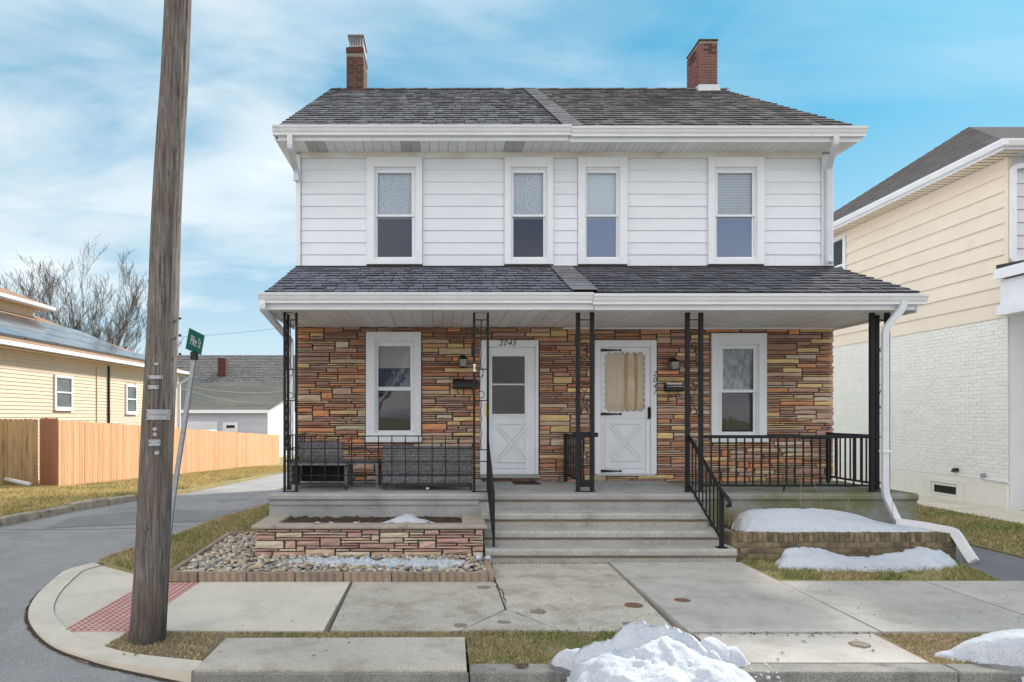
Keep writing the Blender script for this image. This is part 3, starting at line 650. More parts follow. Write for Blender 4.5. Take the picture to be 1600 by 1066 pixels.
# siding planks
sid = obj('siding', M().box(XL,XR,YW+.045,YW+.064,4.15,6.05), MT['siding'], house) if False else part('siding', house)
segs = [(470,573),(660,788),(864.5,903),(980,1106),(1194,1284)]
linesy = [415.5] + [397.5-19*i for i in range(8)] + [247]
for a,b in segs:
    x0, x1 = wx(a)+.004, wx(b)-.004
    for i in range(len(linesy)-1):
        z0, z1 = wz(linesy[i]), wz(linesy[i+1])
        o_ = random.uniform(-.0006,.0006)
        g = M(); yb = YW+.020+o_; yt = YW+.036+o_
        g.add([(x0,yb,z0+.004),(x1,yb,z0+.004),(x1,yt,z1+.006),(x0,yt,z1+.006),(x0,YW+.066,z0+.004),(x1,YW+.066,z0+.004),(x1,YW+.066,z1+.006),(x0,YW+.066,z1+.006),
               (x0,yb+.002,z0),(x1,yb+.002,z0),(x1,YW+.04,z0),(x0,YW+.04,z0)],
              [(0,1,2,3),(3,2,6,7),(0,3,7,4),(1,5,6,2),(8,9,1,0),(11,10,9,8)])
        obj('plank', g, MT['siding'], sid)
obj('siding_backing', wall_with_holes(XL,XR,4.12,6.05,YW+.042,YW+.064,holes), MT['mortarl'], sid)
obj('corner_post', M().cbox(wx(462),wx(470)-.003,YW-.012,YW+.2,4.14,6.0,.006), MT['trim'], house)
obj('corner_post', M().cbox(wx(1284)+.003,wx(1302),YW-.012,YW+.2,4.14,6.0,.006), MT['trim'], house)
fr = [(470,665),(665,1030),(1030,1284)]
for a,b in fr: obj('frieze_board', M().cbox(wx(a)+.002,wx(b)-.002,YW-.02,YW+.04,wz(247),6.045,.004), MT['frieze'], house)

# windows
def frame_ring(x0,x1,z0,z1,t,y0,y1,c=.003):
    """four members butted"""
    tl,tr,tb,tt = t if isinstance(t,tuple) else (t,t,t,t)
    g = M(); g.cbox(x0,x0+tl,y0,y1,z0,z1,c); g.cbox(x1-tr,x1,y0,y1,z0,z1,c)
    g.cbox(x0+tl,x1-tr,y0,y1,z0,z0+tb,c); g.cbox(x0+tl,x1-tr,y0,y1,z1-tt,z1,c); return g
def window(parent, T, Sx, P, zt, zs, mid, pz, kind, label=None, sill=None):
    """T outer trim px x-range, Sx sash, P pane; zt/zs trim/sash z-range (py), mid rail py range, pz pane py range"""
    tx0,tx1 = wx(T[0]),wx(T[1]); sx0,sx1 = wx(Sx[0]),wx(Sx[1]); px0,px1 = wx(P[0]),wx(P[1])
    tz1,tz0 = wz(zt[0]),wz(zt[1]); sz1,sz0 = wz(zs[0]),wz(zs[1])
    wd = obj('window', frame_ring(tx0,tx1,tz0,tz1,(sx0-tx0,tx1-sx1,sz0-tz0,tz1-sz1),YW-.035,YW+.06,.005), MT['trim'], parent)
    obj('jamb', frame_ring(sx0,sx1,sz0,sz1,.022,YW+.0,YW+.10,.002), MT['trim'], wd)
    m1, m0 = wz(mid[0]), wz(mid[1]); p1, p0 = wz(pz[0]), wz(pz[1])
    obj('sash', frame_ring(sx0+.023,sx1-.023,m0-.004,sz1-.023,(px0-sx0-.023,sx1-px1-.023,.035,max(.02,sz1-p1-.023)),YW+.012,YW+.035), MT['trim'], wd)
    obj('sash', frame_ring(sx0+.023,sx1-.023,sz0+.023,m1-.002,(px0-sx0-.028,sx1-px1-.028,max(.02,p0-sz0-.023),.03),YW+.037,YW+.06), MT['trim'], wd)
    up = (px0-.01,px1+.01,m1,p1+.01); lo = (px0-.012,px1+.012,p0-.01,m0)
    obj('pane', M().box(up[0],up[1],YW+.022,YW+.026,up[2]-.01,up[3]), MT['pane'], wd)
    obj('pane', M().box(lo[0],lo[1],YW+.046,YW+.050,lo[2],lo[3]), MT['pane'], wd)
    scr = 'screen' if kind == 'lace' else 'screendk' if kind in ('dark','foil') else 'screenlt'
    obj('screen', M().box(lo[0]+.002,lo[1]-.002,YW+.054,YW+.057,lo[2]+.002,lo[3]-.03), MT[scr], wd)
    def curtain(x0,x1,z0,z1,m,fold=.01,n=40,y=YW+.085):
        g = M(); 
        for i in range(n):
            a = x0+(x1-x0)*i/n; b = x0+(x1-x0)*(i+1)/n; ya = y+fold*math.sin(i*1.1); yb = y+fold*math.sin((i+1)*1.1)
            g.add([(a,ya,z0),(b,yb,z0),(b,yb,z1),(a,ya,z1)],[(0,1,2,3)])
        obj('curtain', g, m, wd, smooth=True)
    if kind == 'lace':
        curtain(sx0+.01,sx1-.01,m0-.02,sz1,MT['lace'],.006); curtain(sx0+.01,sx1-.01,sz0,m0-.025,MT['cloth_dark'],.006)
    elif kind in ('shade','blind'):
        if kind == 'shade': curtain(sx0+.01,sx1-.01,sz0,sz1,MT['shade'],.0,2)
        else:
            g = M(); z = sz0+.01
            while z < sz1:
                g.add([(sx0+.02,YW+.07,z),(sx1-.02,YW+.07,z),(sx1-.02,YW+.08,z+.025),(sx0+.02,YW+.08,z+.025)],[(0,1,2,3)]); z += .026
            obj('blind', g, MT['shade'], wd)
    elif kind == 'dark': curtain(sx0+.01,sx1-.01,wz(575),sz1,MT['beigeshade'],.0,2); curtain(sx0+.01,sx1-.01,sz0,wz(575),MT['cloth_dark'],.01)
    elif kind == 'foil': curtain(sx0+.01,sx1-.01,m0,sz1,MT['foil'],.004)  # added sheet carrying the painted reflection, no real curtain
    if sill: obj('sill', M().cbox(tx0-.01,tx1+.01,YW-.07,YW+.05,wz(sill[1]),wz(sill[0])-.001,.006), MT['trim'], wd)
    if label: wd['label'] = label
    return wd
for (t0,t1,s0,s1,p0,p1),k in zip(W2, ('lace','lace','shade','blind')):
    window(house,(t0,t1),(s0,s1),(p0,p1),(246,413.5),(262,405),(333,338),(270,401),k)
window(house,(572,658),(586,648),(591,641),(519,680),(533,677),(604,610),(541,674),'dark',sill=(680,691))
window(house,(1111,1197),(1122,1185),(1130,1178),(521,680),(538,679),(608,613),(545,675),'foil',sill=(680,691))

# stone veneer -----------------------------------------------------
def stones(parent, x0,x1,z0,z1,y,holes,uh=.036,uw=.045,limit=300,colf=None,stuffname='small_stones',depth=.06,y2=None):
    nx = int((x1-x0)/uw); nz_ = int(round((z1-z0)/uh)); uw = (x1-x0)/nx; uh = (z1-z0)/nz_
    occ = np.zeros((nz_,nx),bool)
    out = []
    def blocked(i,k):
        cx_, cz_ = x0+(k+.5)*uw, z0+(i+.5)*uh
        return any(h[0] < cx_ < h[1] and h[2] < cz_ < h[3] for h in holes)
    bl = np.array([[blocked(i,k) for k in range(nx)] for i in range(nz_)])
    occ |= bl
    for i in range(nz_):
        k = 0
        while k < nx:
            if occ[i,k]: k += 1; continue
            h = random.choices((1,2,3),(7,4.2,.8))[0]
            w_ = {1:random.randint(5,15),2:random.randint(4,13),3:random.randint(4,11)}[h]
            run = 0
            while k+run < nx and not occ[i,k+run] and run < w_: run += 1
            if run < w_ and run > 0: pass
            rest = 0
            while k+run+rest < nx and not occ[i,k+run+rest] and rest < 3: rest += 1
            if rest < 3: run += rest
            while h > 1 and (i+h > nz_ or occ[i:i+h,k:k+run].any()): h -= 1
            occ[i:i+h,k:k+run] = True
            out.append((x0+k*uw, x0+(k+run)*uw, z0+i*uh, z0+(i+h)*uh)); k += run
    out.sort(key=lambda s: -(s[1]-s[0])*(s[3]-s[2]))
    rest = M()
    for n_, (a,b,c,d) in enumerate(out):
        gpx = .0085; mid = (c+d)/2
        mi = colf((a+b)/2, mid)
        pr = y - random.uniform(.0,.022)
        tgt = M() if n_ < limit else rest
        a1,b1 = a+gpx+random.uniform(0,.006), b-gpx-random.uniform(0,.006); c1,d1 = c+gpx*.72+random.uniform(0,.002), d-gpx*.72-random.uniform(0,.002)
        # split-face block with an uneven face
        t = random.random(); nxx = 4 if b1-a1 > .2 else 3
        fx = [a1+(b1-a1)*i/(nxx-1) for i in range(nxx)]; fz = [c1,(c1+d1)/2+random.uniform(-.1,.1)*(d1-c1),d1]
        vs = []
        for iz,z in enumerate(fz):
            for ix,x in enumerate(fx):
                e = (ix in (0,nxx-1)) or iz in (0,2)
                vs.append((x+(random.uniform(-.004,.004)), pr+(random.uniform(.006,.014) if e else random.uniform(-.008,.004)), z+random.uniform(-.003,.003)))
        nf = len(vs); ring = [i for i in range(nxx)]+[2*nxx-1]+[2*nxx+i for i in range(nxx-1,-1,-1)]+[nxx]
        vs += [(vs[i][0], y+depth-.004, vs[i][2]) for i in ring]
        fs = [(iz*nxx+ix,iz*nxx+ix+1,(iz+1)*nxx+ix+1,(iz+1)*nxx+ix) for iz in range(2) for ix in range(nxx-1)]
        m_ = len(ring); fs += [(ring[i],nf+i,nf+(i+1)%m_,ring[(i+1)%m_]) for i in range(m_)]
        if n_ < limit:
            tgt.add(vs,fs,0,t); obj('stone', tgt, STONE[mi], parent)
        else: tgt.add(vs,fs,mi,t)
    if rest.v: obj(stuffname, rest, STONE, parent, kind='stuff')
    return len(out)
sv = obj('stone_wall', wall_with_holes(XL+.01,XR-.01,.60,3.30,YW+.034,YW+.064,holes), MT['mortar'], house)
sh = [(wx(572),wx(658),wz(691),wz(519)),(wx(1111),wx(1197),wz(691),wz(521)),(wx(750),wx(841),wz(742),wz(532)),(wx(929),wx(1025),wz(741),wz(532))]
cl = lambda x,z: noise.noise(Vector((x*.8, z*1.4, 1.7)))
def col_main(x,z):
    hgt = (z-.7)/2.5+cl(x,z)*.5
    wts = [1.4,1.0,1.6,1.1,1.6,2.2,.5,1.0,.8] if hgt < .35 else [2.2,1.5,1.6,2.0,1.2,1.6,1.0,.4,1.6] if hgt < .75 else [1.9,2.6,.8,2.2,.4,.5,2.0,.1,2.2]
    return random.choices(range(9), wts)[0]
nst = stones(sv, XL, XR, .62, 3.27, YW+.0, sh, colf=col_main)
# stone return visible along the right-hand corner
g = M(); z = .66
while z < 3.25:
    h = random.choice((.037,.06,.08)); g.cbox(XR-.06,XR+random.uniform(-.005,.018),YW+.01,YW+.3,z,z+h-.012,.006,.003,m=random.choice((1,2,5,6))); z += h
obj('corner_stones', g, STONE, sv)

# doors -----------------------------------------------------------
def crossbuck(parent, x0,x1,z0,z1,y):
    g = M(); t = .014
    def bar(a,b):
        a = Vector(a); b = Vector(b); d = (b-a).normalized(); n = Vector((-d.y,d.x))*t
        P = [a-n,b-n,b+n,a+n]
        g.add([(p.x,y,p.y) for p in P]+[(p.x*1.0,y-.008,p.y) for p in [a-n*.4,b-n*.4,b+n*.4,a+n*.4]],[(4,5,6,7),(0,1,5,4),(1,2,6,5),(2,3,7,6),(3,0,4,7)])
    cx_,cz_ = (x0+x1)/2,(z0+z1)/2; w_=(x1-x0)/2; h_=(z1-z0)/2; s = .86
    for sx in (-1,1):                                             # side triangles
        bar((cx_+sx*w_, cz_-h_*s),(cx_+sx*w_*.14, cz_)); bar((cx_+sx*w_*.14, cz_),(cx_+sx*w_, cz_+h_*s))
        bar((cx_-w_*s, cz_+sx*h_),(cx_, cz_+sx*h_*.14)); bar((cx_, cz_+sx*h_*.14),(cx_+w_*s, cz_+sx*h_))
        bar((cx_-w_*s, cz_+sx*h_),(cx_+w_*s, cz_+sx*h_)); 
    obj('crossbuck_panel', g, MT['trim'], parent)
ztop, zbot = wz(532), wz(741)
d1 = obj('door', frame_ring(wx(764),wx(836),zbot+.01,wz(543),(wx(769)-wx(764)+.0,wx(836)-wx(820),.02,wz(543)-wz(557)),YW+.0,YW+.04), MT['trim'], house, label='white storm door with plain window, house number above')
obj('door_trim', frame_ring(wx(750),wx(841),zbot,ztop,(wx(764)-wx(750)-.002,wx(841)-wx(836)-.002,.008,ztop-wz(543)-.002),YW-.04,YW+.06,.006), MT['trim'], d1)
obj('panel', M().cbox(wx(769)+.001,wx(820)-.001,YW+.008,YW+.035,zbot+.03,wz(647),.004), MT['trim'], d1)
obj('panel_moulding', frame_ring(wx(768),wx(829),wz(732),wz(652),.012,YW-.006,YW+.0), MT['trim'], d1)
obj('window_moulding', frame_ring(wx(766.5),wx(822.5),wz(649.5),wz(554.5),.022,YW-.01,YW+.0), MT['trim'], d1)
crossbuck(d1, wx(774),wx(824),wz(722),wz(662),YW-.001)
obj('pane', M().box(wx(769),wx(820),YW+.02,YW+.024,wz(647),wz(557)), MT['panedark'], d1)
obj('sash_bar', M().cbox(wx(769),wx(820),YW+.006,YW+.018,wz(602),wz(599.5),.002), MT['downspout'], d1)
obj('inner_door', M().box(wx(764),wx(836),YW+.14,YW+.18,zbot,wz(543)), mat('dark_inner_door',(.11,.065,.05),rough=.5), d1)
obj('inner_trim', frame_ring(wx(784),wx(806),wz(572),wz(556),.03,YW+.125,YW+.139), MT['coolwhite'], d1)
obj('hinge', M().box(wx(757.5),wx(760.2),YW-.046,YW-.041,wz(651),wz(631)), MT['brass'], d1)
obj('threshold', M().cbox(wx(750),wx(843),YW-.09,YW+.03,zbot-.06,zbot-.003,.006), MT['porchconc'], d1)
def text_obj(s, size, parent, m, loc, rot=(R(90),0,0), shear=0, ext=.002, name='house_number', sx=1, align='CENTER', font_off=0.0):
    c = bpy.data.curves.new(name,'FONT'); c.body = s; c.size = size; c.extrude = ext; c.shear = shear; c.align_x = align; c.offset = font_off
    o = bpy.data.objects.new('tmp',c); COL.objects.link(o)
    me = bpy.data.meshes.new_from_object(o.evaluated_get(bpy.context.evaluated_depsgraph_get())); me.name = name
    bpy.data.objects.remove(o); me.materials.clear(); me.materials.append(m)
    mt = Matrix.Translation(loc) @ Matrix.Rotation(rot[2],4,'Z') @ Matrix.Rotation(rot[1],4,'Y') @ Matrix.Rotation(rot[0],4,'X') @ Matrix.Diagonal((sx,1,1,1))
    me.transform(mt); return obj(name, me, None, parent)
for ch, px in zip('2045',(781.5,788.5,795.5,802.5)):
    text_obj(ch, .125, d1, MT['black'], (wx(px),YW-.042,wz(540.5)), shear=.35, name='house_number')
d2 = obj('door', frame_ring(wx(938),wx(1016),zbot+.01,wz(543),(.0+wx(944)-wx(938),wx(1016)-wx(1009),.02,wz(543)-wz(549)),YW+.0,YW+.04), MT['trim'], house, label='white storm door with scalloped window and black strap hinges')
obj('door_trim', frame_ring(wx(929),wx(1025),zbot,ztop,(wx(938)-wx(929)-.002,wx(1025)-wx(1016)-.002,.008,ztop-wz(543)-.002),YW-.04,YW+.06,.006), MT['trim'], d2)
# scalloped opening
X0,X1,Z0,Z1 = wx(948),wx(1005),wz(640),wz(554)
inner = []; nh, nv = 6, 9
def arcs(p,q,n,nrm):
    for i in range(n):
        a = Vector(p)+(Vector(q)-Vector(p))*i/n; b = Vector(p)+(Vector(q)-Vector(p))*(i+1)/n; c_ = (a+b)/2; r_ = (b-a).length/2
        for k in range(5):
            t = math.pi*(k+.0)/5; inner.append(tuple(c_ + (a-c_)*math.cos(t) + Vector(nrm)*r_*.75*math.sin(t)))
arcs((X0,Z0),(X1,Z0),nh,(0,-1)); arcs((X1,Z0),(X1,Z1),nv,(1,0)); arcs((X1,Z1),(X0,Z1),nh,(0,1)); arcs((X0,Z1),(X0,Z0),nv,(-1,0))
outer = [(wx(944),wz(648)),(wx(1009),wz(648)),(wx(1009),wz(549)),(wx(944),wz(549))]
V2 = outer+inner
tr = geometry.tessellate_polygon([[Vector((x,z,0)) for x,z in outer],[Vector((x,z,0)) for x,z in inner]])
g = M(); no = len(outer); ni = len(inner)
g.add([(x,YW+.01,z) for x,z in V2]+[(x,YW+.025,z) for x,z in inner],[tuple(a) for a in tr]+[(no+i,no+(i+1)%ni,no+ni+(i+1)%ni,no+ni+i) for i in range(ni)])
obj('scalloped_frame', g, MT['trim'], d2)
obj('pane', M().box(wx(944)+.002,wx(1009)-.002,YW+.026,YW+.030,wz(648),wz(549)), MT['pane'], d2)
g = M(); g.box(wx(938),wx(1016),YW+.07,YW+.10,zbot,wz(543))
for a,b,c,d in ((950,966,634,590),(984,1000,634,590),(950,966,584,566),(984,1000,584,566)): 
    g.add([],[]); q = frame_ring(wx(a),wx(b),wz(c),wz(d),.018,YW+.062,YW+.0695); g.add(q.v,q.f)
g.box(wx(975),wx(978),YW+.055,YW+.0695,wz(640),wz(552)); g.box(wx(995),wx(997),YW+.055,YW+.0695,wz(640),wz(552))
obj('inner_door', g, MT['innerdoor'], d2)
obj('panel', M().cbox(wx(944)+.001,wx(1009)-.001,YW+.006,YW+.035,zbot+.03,wz(648)-.002,.004), MT['trim'], d2)
obj('panel_moulding', frame_ring(wx(944),wx(1010),wz(732),wz(652),.012,YW-.008,YW+.0), MT['trim'], d2)
crossbuck(d2, wx(952),wx(1003),wz(720),wz(662),YW-.001)
for zc in (547.5, 647, 736):
    g = M(); z = wz(zc)
    g.prismY([(wx(938),z-.022),(wx(968),z-.008),(wx(968),z-.022),(wx(972),z),(wx(968),z+.022),(wx(968),z+.008),(wx(938),z+.022)], YW-.020, YW-.009)
    obj('strap_hinge', g, MT['iron'], d2)
obj('handle', M().tube([(wx(1013),YW-.03,wz(654)),(wx(1014.5),YW-.06,wz(650)),(wx(1014.5),YW-.06,wz(640)),(wx(1013),YW-.03,wz(636))],.011,8), MT['iron'], d2, smooth=True)
obj('latch_plate', M().cbox(wx(1012),wx(1015),YW-.012,YW-.001,wz(655),wz(637),.003), MT['iron'], d2)
for ch, py in zip('2047',(588,597.5,607,616.5)):
    text_obj(ch, .115, d2, MT['black'], (wx(1021.3),YW-.042,wz(py)), shear=.3, name='house_number')
obj('threshold', M().cbox(wx(931),wx(1021),YW-.03,YW+.03,zbot-.025,zbot-.003,.004), MT['downspout'], d2)

# main roof ---------------------------------------------------------
YE, ZE, YR, ZR = 10.5, 6.24, 15.75, 9.33
RX0, RX1 = -2.56, 6.45
def shingle_slope(name, parent, x0, x1, y0, z0, y1, z1, expo, tabw, m, seed=0, th=.016, gap=.010):
    L = math.hypot(y1-y0, z1-z0); n = int(L/expo); dy, dz = (y1-y0)/L, (z1-z0)/L; ny, nz_ = -dz, dy
    g = M()
    for i in range(n):
        s0 = i*L/n; s1 = s0+L/n+.01; x = x0 - random.uniform(0, tabw) ; zf = .002
        while x < x1:
            w_ = tabw*random.uniform(.55,1.25); a, b = max(x,x0), min(x+w_,x1)
            if b-a > .01:
                t_ = th*random.uniform(.6,1.5); st = s0 + random.uniform(-.008,.006)
                p = lambda s,o: (y0+dy*s+ny*o, z0+dz*s+nz_*o)
                f0,f1,f2,f3 = p(st,.0),p(st,t_),p(s1,zf),p(s1,0)
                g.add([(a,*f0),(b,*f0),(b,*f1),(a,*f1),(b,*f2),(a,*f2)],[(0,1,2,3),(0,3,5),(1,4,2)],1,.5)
                g.add([(a,*f1),(b,*f1),(b,*f2),(a,*f2)],[(0,1,2,3)],0,random.random())
            x += w_+gap
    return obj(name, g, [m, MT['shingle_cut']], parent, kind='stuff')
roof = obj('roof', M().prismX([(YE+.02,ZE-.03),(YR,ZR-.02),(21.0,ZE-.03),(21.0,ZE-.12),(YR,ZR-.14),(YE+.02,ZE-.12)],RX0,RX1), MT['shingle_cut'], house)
shingle_slope('shingles', roof, RX0, 1.9, YE, ZE-.028, YR, ZR-.018, .27, .17, MT['shingle'])
shingle_slope('shingles', roof, 1.9, RX1, YE, ZE-.028, YR, ZR-.018, .27, .17, MT['shingle_br'])
shingle_slope('ridge_strip_shingles', roof, 1.88, 2.18, YE-.01, ZE+.004, YR, ZR+.014, .15, .6, MT['shingle_lt'], th=.008, gap=0)
g = M(); x = RX0
while x < RX1-.05:
    w_ = random.uniform(.22,.3); u = random.uniform(0,.018)
    g.add([(x,YR-.15,ZR-.09+u),(x+w_,YR-.15,ZR-.09+u+.008),(x+w_,YR,ZR+.012+u),(x,YR,ZR+.0+u),(x+w_,YR+.15,ZR-.09+u),(x,YR+.15,ZR-.09+u)],[(0,1,2,3),(3,2,4,5)]); x += w_*.95
obj('ridge_caps', g, MT['shingle'], roof, kind='stuff')
g = M()
for xa in (RX0-.012, RX1-.01):
    g.prismX([(YE,ZE-.06),(YR,ZR-.03),(21.0,ZE-.06),(21.0,ZE-.2),(YR,ZR-.2),(YE,ZE-.22)], xa, xa+.022)
obj('rake_board', g, MT['trim'], roof)
# upper gutter, fascia, soffit
def gutter_profile(y, z, d=.125, h=.13):   # open K-style, y = back
    o = [(y,z),(y-d+.012,z),(y-d+.004,z-.022),(y-d+.0,z-.03),(y-d+.025,z-.065),(y-d+.045,z-h+.01),(y-d+.05,z-h),(y,z-h)]
    return o
def gutter(parent, x0,x1,y,z,name='gutter',m='gutter'):
    d=.125; h=.13; t=.006
    g = M(); pr = [(y-d,z),(y-d,z-.028),(y-d+.012,z-.034),(y-d+.03,z-.075),(y-d+.05,z-.10),(y-d+.052,z-h),(y-.002,z-h),(y-.002,z-.01)]
    vs=[];n=len(pr)
    for x in (x0,x1): vs += [(x,a,b) for a,b in pr]
    fs = [(i,n+i,n+i+1,i+1) for i in range(n-1)]
    inn = [(a+ (t if i<4 else 0), b+(t if i>3 else 0)) for i,(a,b) in enumerate(pr)]
    vs += [(x,a,b) for x in (x0+.003,x1-.003) for a,b in inn]
    fs += [(2*n+i+1,3*n+i+1,3*n+i,2*n+i) for i in range(n-1)]
    fs += [(0,2*n,3*n,n)]
    fs += [tuple(range(n))[::-1], tuple(n+i for i in range(n))]
    g.add(vs,fs)
    g.box(x0,x1,y-d-.004,y-d+.012,z-.012,z+.002)
    return obj(name,g,MT[m],parent)
YG = 10.475
ga = gutter(house, WX(425,10.37), WX(893,10.37), YG, WZ(195,10.35)); gutter(house, WX(893,10.37)+.004, WX(1355,10.37), YG, WZ(197,10.35))
obj('fascia', M().cbox(WX(434,10.48),WX(889,10.48),10.478,10.50,WZ(220,10.48),WZ(203,10.48),.004), MT['trim'], house)
obj('fascia', M().cbox(WX(890,10.48),WX(1345,10.48),10.476,10.498,WZ(222,10.48),WZ(205,10.48),.004), MT['trim'], house)
sof = part('soffit', house)
x = RX0; zs = 6.02; i = 0
while x < RX1-.02:
    w_ = .148 if x < 2.0 else .10
    x2 = min(x+w_, RX1); vent = (x < 2) and any(abs((x+x2)/2-c) < .16 for c in (-1.98,-.45,1.12))
    obj('soffit_board', M().box(x+.003,x2-.003,10.502,YW+.04,zs+random.uniform(-.001,.001),zs+.015), MT['vent'] if vent else MT['soffit'], sof)
    x = x2; i += 1
obj('soffit_backing', M().box(RX0,RX1,10.502,YW+.04,zs+.017,zs+.025), MT['mortarl'], sof)
g = M(); g.box(RX0,XL-.001,YW+.041,21,zs,zs+.02); g.box(XR+.001,RX1,YW+.041,21,zs,zs+.02); obj('rake_soffit', g, MT['soffit'], sof)
# chimneys
def brick_stack(name, x0,x1,y0,y1,z0,z1,bh,bl,m,parent,label=None,mortar='mortarl',dark=None):
    ch = obj(name, M().box(x0+.008,x1-.008,y0+.008,y1-.008,z0-.6,z1-.005), MT[mortar], parent)
    if label: ch['label'] = label
    n = int((z1-z0)/bh)
    for i in range(n):
        za = z0+i*bh; off = (i%2)*bl/2
        for face in ('f','l','r'):
            a0,a1 = (x0,x1) if face == 'f' else (y0,y1)
            a = a0-off
            while a < a1-.01:
                b = min(a+bl, a1); aa = max(a,a0)
                if b-aa > .03:
                    mm = m
                    if dark and dark(face,aa,b,za): mm = MT['brickdk']
                    s_ = .0065
                    if face == 'f': g = M().cbox(aa+s_,b-s_,y0-.002,y0+.05,za+s_,za+bh-s_,.003,.001)
                    elif face == 'l': g = M().cbox(x0-.002,x0+.04,max(aa,y0+.052)+s_,b-s_,za+s_,za+bh-s_,.003,.001)
                    else: g = M().cbox(x1-.04,x1+.002,max(aa,y0+.052)+s_,b-s_,za+s_,za+bh-s_,.003,.001)
                    obj('brick', g, mm, ch)
                a += bl
    return ch
c1 = brick_stack('chimney', -2.165,-1.775,15.5,16.3,9.05,10.02,.081,.2,MT['brick'],roof,'narrow red brick chimney with metal cap, left end of ridge')
obj('chimney_crown', M().cbox(-2.175,-1.765,15.49,16.31,10.02,10.16,.02,.006), MT['brickdk'], c1)
g = M()
for i in range(6): g.box(-2.08+i*.055,-2.068+i*.055,15.55,15.56,10.161,10.42)
for i in range(9): g.box(-1.80,-1.79,15.56+i*.07,15.572+i*.07,10.161,10.42)
g.box(-2.11,-1.78,15.6,16.2,10.161,10.26); g.cbox(-2.14,-1.76,15.5,16.28,10.42,10.45,.004)
obj('chimney_cap', g, MT['galv'], c1)
obj('flashing', M().cbox(-2.18,-1.76,15.47,16.3,9.0,9.2,.01), MT['brickdk'], c1)
dk = lambda f,a,b,z: (f == 'f' and abs((a+b)/2-6.06) < .1 and 9.98 < z < 10.2) or (f == 'l' and 15.75 < (a+b)/2 < 16.1 and 9.95 < z < 10.2)
c2 = brick_stack('chimney', 5.85,6.27,15.5,16.3,9.25,10.30,.062,.2,MT['brick2'],roof,'plain faded brick chimney with pale flashing, right end of ridge',dark=dk)
obj('chimney_crown', M().cbox(5.84,6.28,15.49,16.31,10.30,10.335,.006), MT['brickdk'], c2)
g = M(); g.add([(5.80,15.44,9.10),(6.33,15.44,9.10),(6.285,15.485,9.30),(5.84,15.485,9.30),(5.80,16.36,9.10),(5.84,16.31,9.42)],[(0,1,2,3),(4,0,3,5)]); g.box(5.80,6.33,15.44,16.36,8.9,9.1); obj('flashing', g, MT['flash'], c2)

# porch roof ----------------------------------------------------------
PY0, PZ0, PZ1 = 9.1, 3.45, 4.20
PX0, PX1 = -2.36, 6.37
pr = obj('porch_roof', M().prismX([(PY0+.02,PZ0-.03),(YW+.02,PZ1-.03),(YW+.02,3.24),(PY0+.06,3.24),(PY0+.02,PZ0-.1)],PX0,PX1), MT['trim'], house)
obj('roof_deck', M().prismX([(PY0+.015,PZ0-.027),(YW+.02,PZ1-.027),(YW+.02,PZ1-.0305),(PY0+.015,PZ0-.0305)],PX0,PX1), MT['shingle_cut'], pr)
shingle_slope('shingles', pr, PX0, 1.76, PY0, PZ0-.026, YW+.015, PZ1-.026, .20, .155, MT['shingle_b'])
shingle_slope('shingles', pr, 2.07, PX1, PY0, PZ0-.026, YW+.015, PZ1-.026, .20, .155, MT['shingle_p'])
shingle_slope('ridge_strip_shingles', pr, 1.74, 2.09, PY0-.01, PZ0+.004, YW+.015, PZ1+.004, .136, .6, MT['shingle_lt'], th=.008, gap=0)
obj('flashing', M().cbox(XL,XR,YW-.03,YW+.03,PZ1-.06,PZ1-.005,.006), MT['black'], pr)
gy = 9.13; zg = WZ(457,9.0)
gutter(house, WX(403,9.02), WX(927,9.02), gy, zg); gutter(house, WX(927,9.02)+.004, WX(1451,9.02), gy, WZ(459,9.0))
obj('drip_board', M().cbox(WX(415,9.1),WX(1437,9.1),9.135,9.16,zg-.05,PZ0-.035,.004), MT['trim'], house)
obj('fascia', M().cbox(WX(405,9.13),WX(928,9.13),9.135,9.165,WZ(484,9.13),zg-.10,.004), MT['trim'], house)
obj('fascia', M().cbox(WX(929,9.13),WX(1431,9.13),9.133,9.163,WZ(484.5,9.13),zg-.115,.004), MT['trim'], house)
pc = part('porch_ceiling', house)
zc = WZ(486,9.2)+.012
x = PX0+.01
while x < PX1-.02:
    w_ = .148 if x < 1.95 else .085
    x2 = min(x+w_, PX1-.01); dd = random.uniform(-.0015,.0015)
    gq = M().cbox(x+.002,x2-.002,9.168,YW+.03,zc+dd+(0.006 if (x < 1.95 and i % 2) else 0),zc+.018,.003); i += 1
    obj('ceiling_board', gq, MT['soffit'], pc); x = x2
obj('ceiling_backing', M().box(PX0,PX1,9.168,YW+.03,zc+.02,zc+.03), MT['mortarl'], pc)
obj('ceiling_moulding', M().cbox(1.95,XR,YW-.02,YW+.03,zc-.03,zc-.002,.004), MT['trim'], pc)
obj('beam_end', M().cbox(PX0-.03,PX0-.005,9.17,YW-.0,3.17,3.44,.004), MT['trim'], house)
obj('beam_end', M().cbox(PX1+.002,PX1+.03,9.17,YW+.3,3.17,3.44,.004), MT['trim'], house)

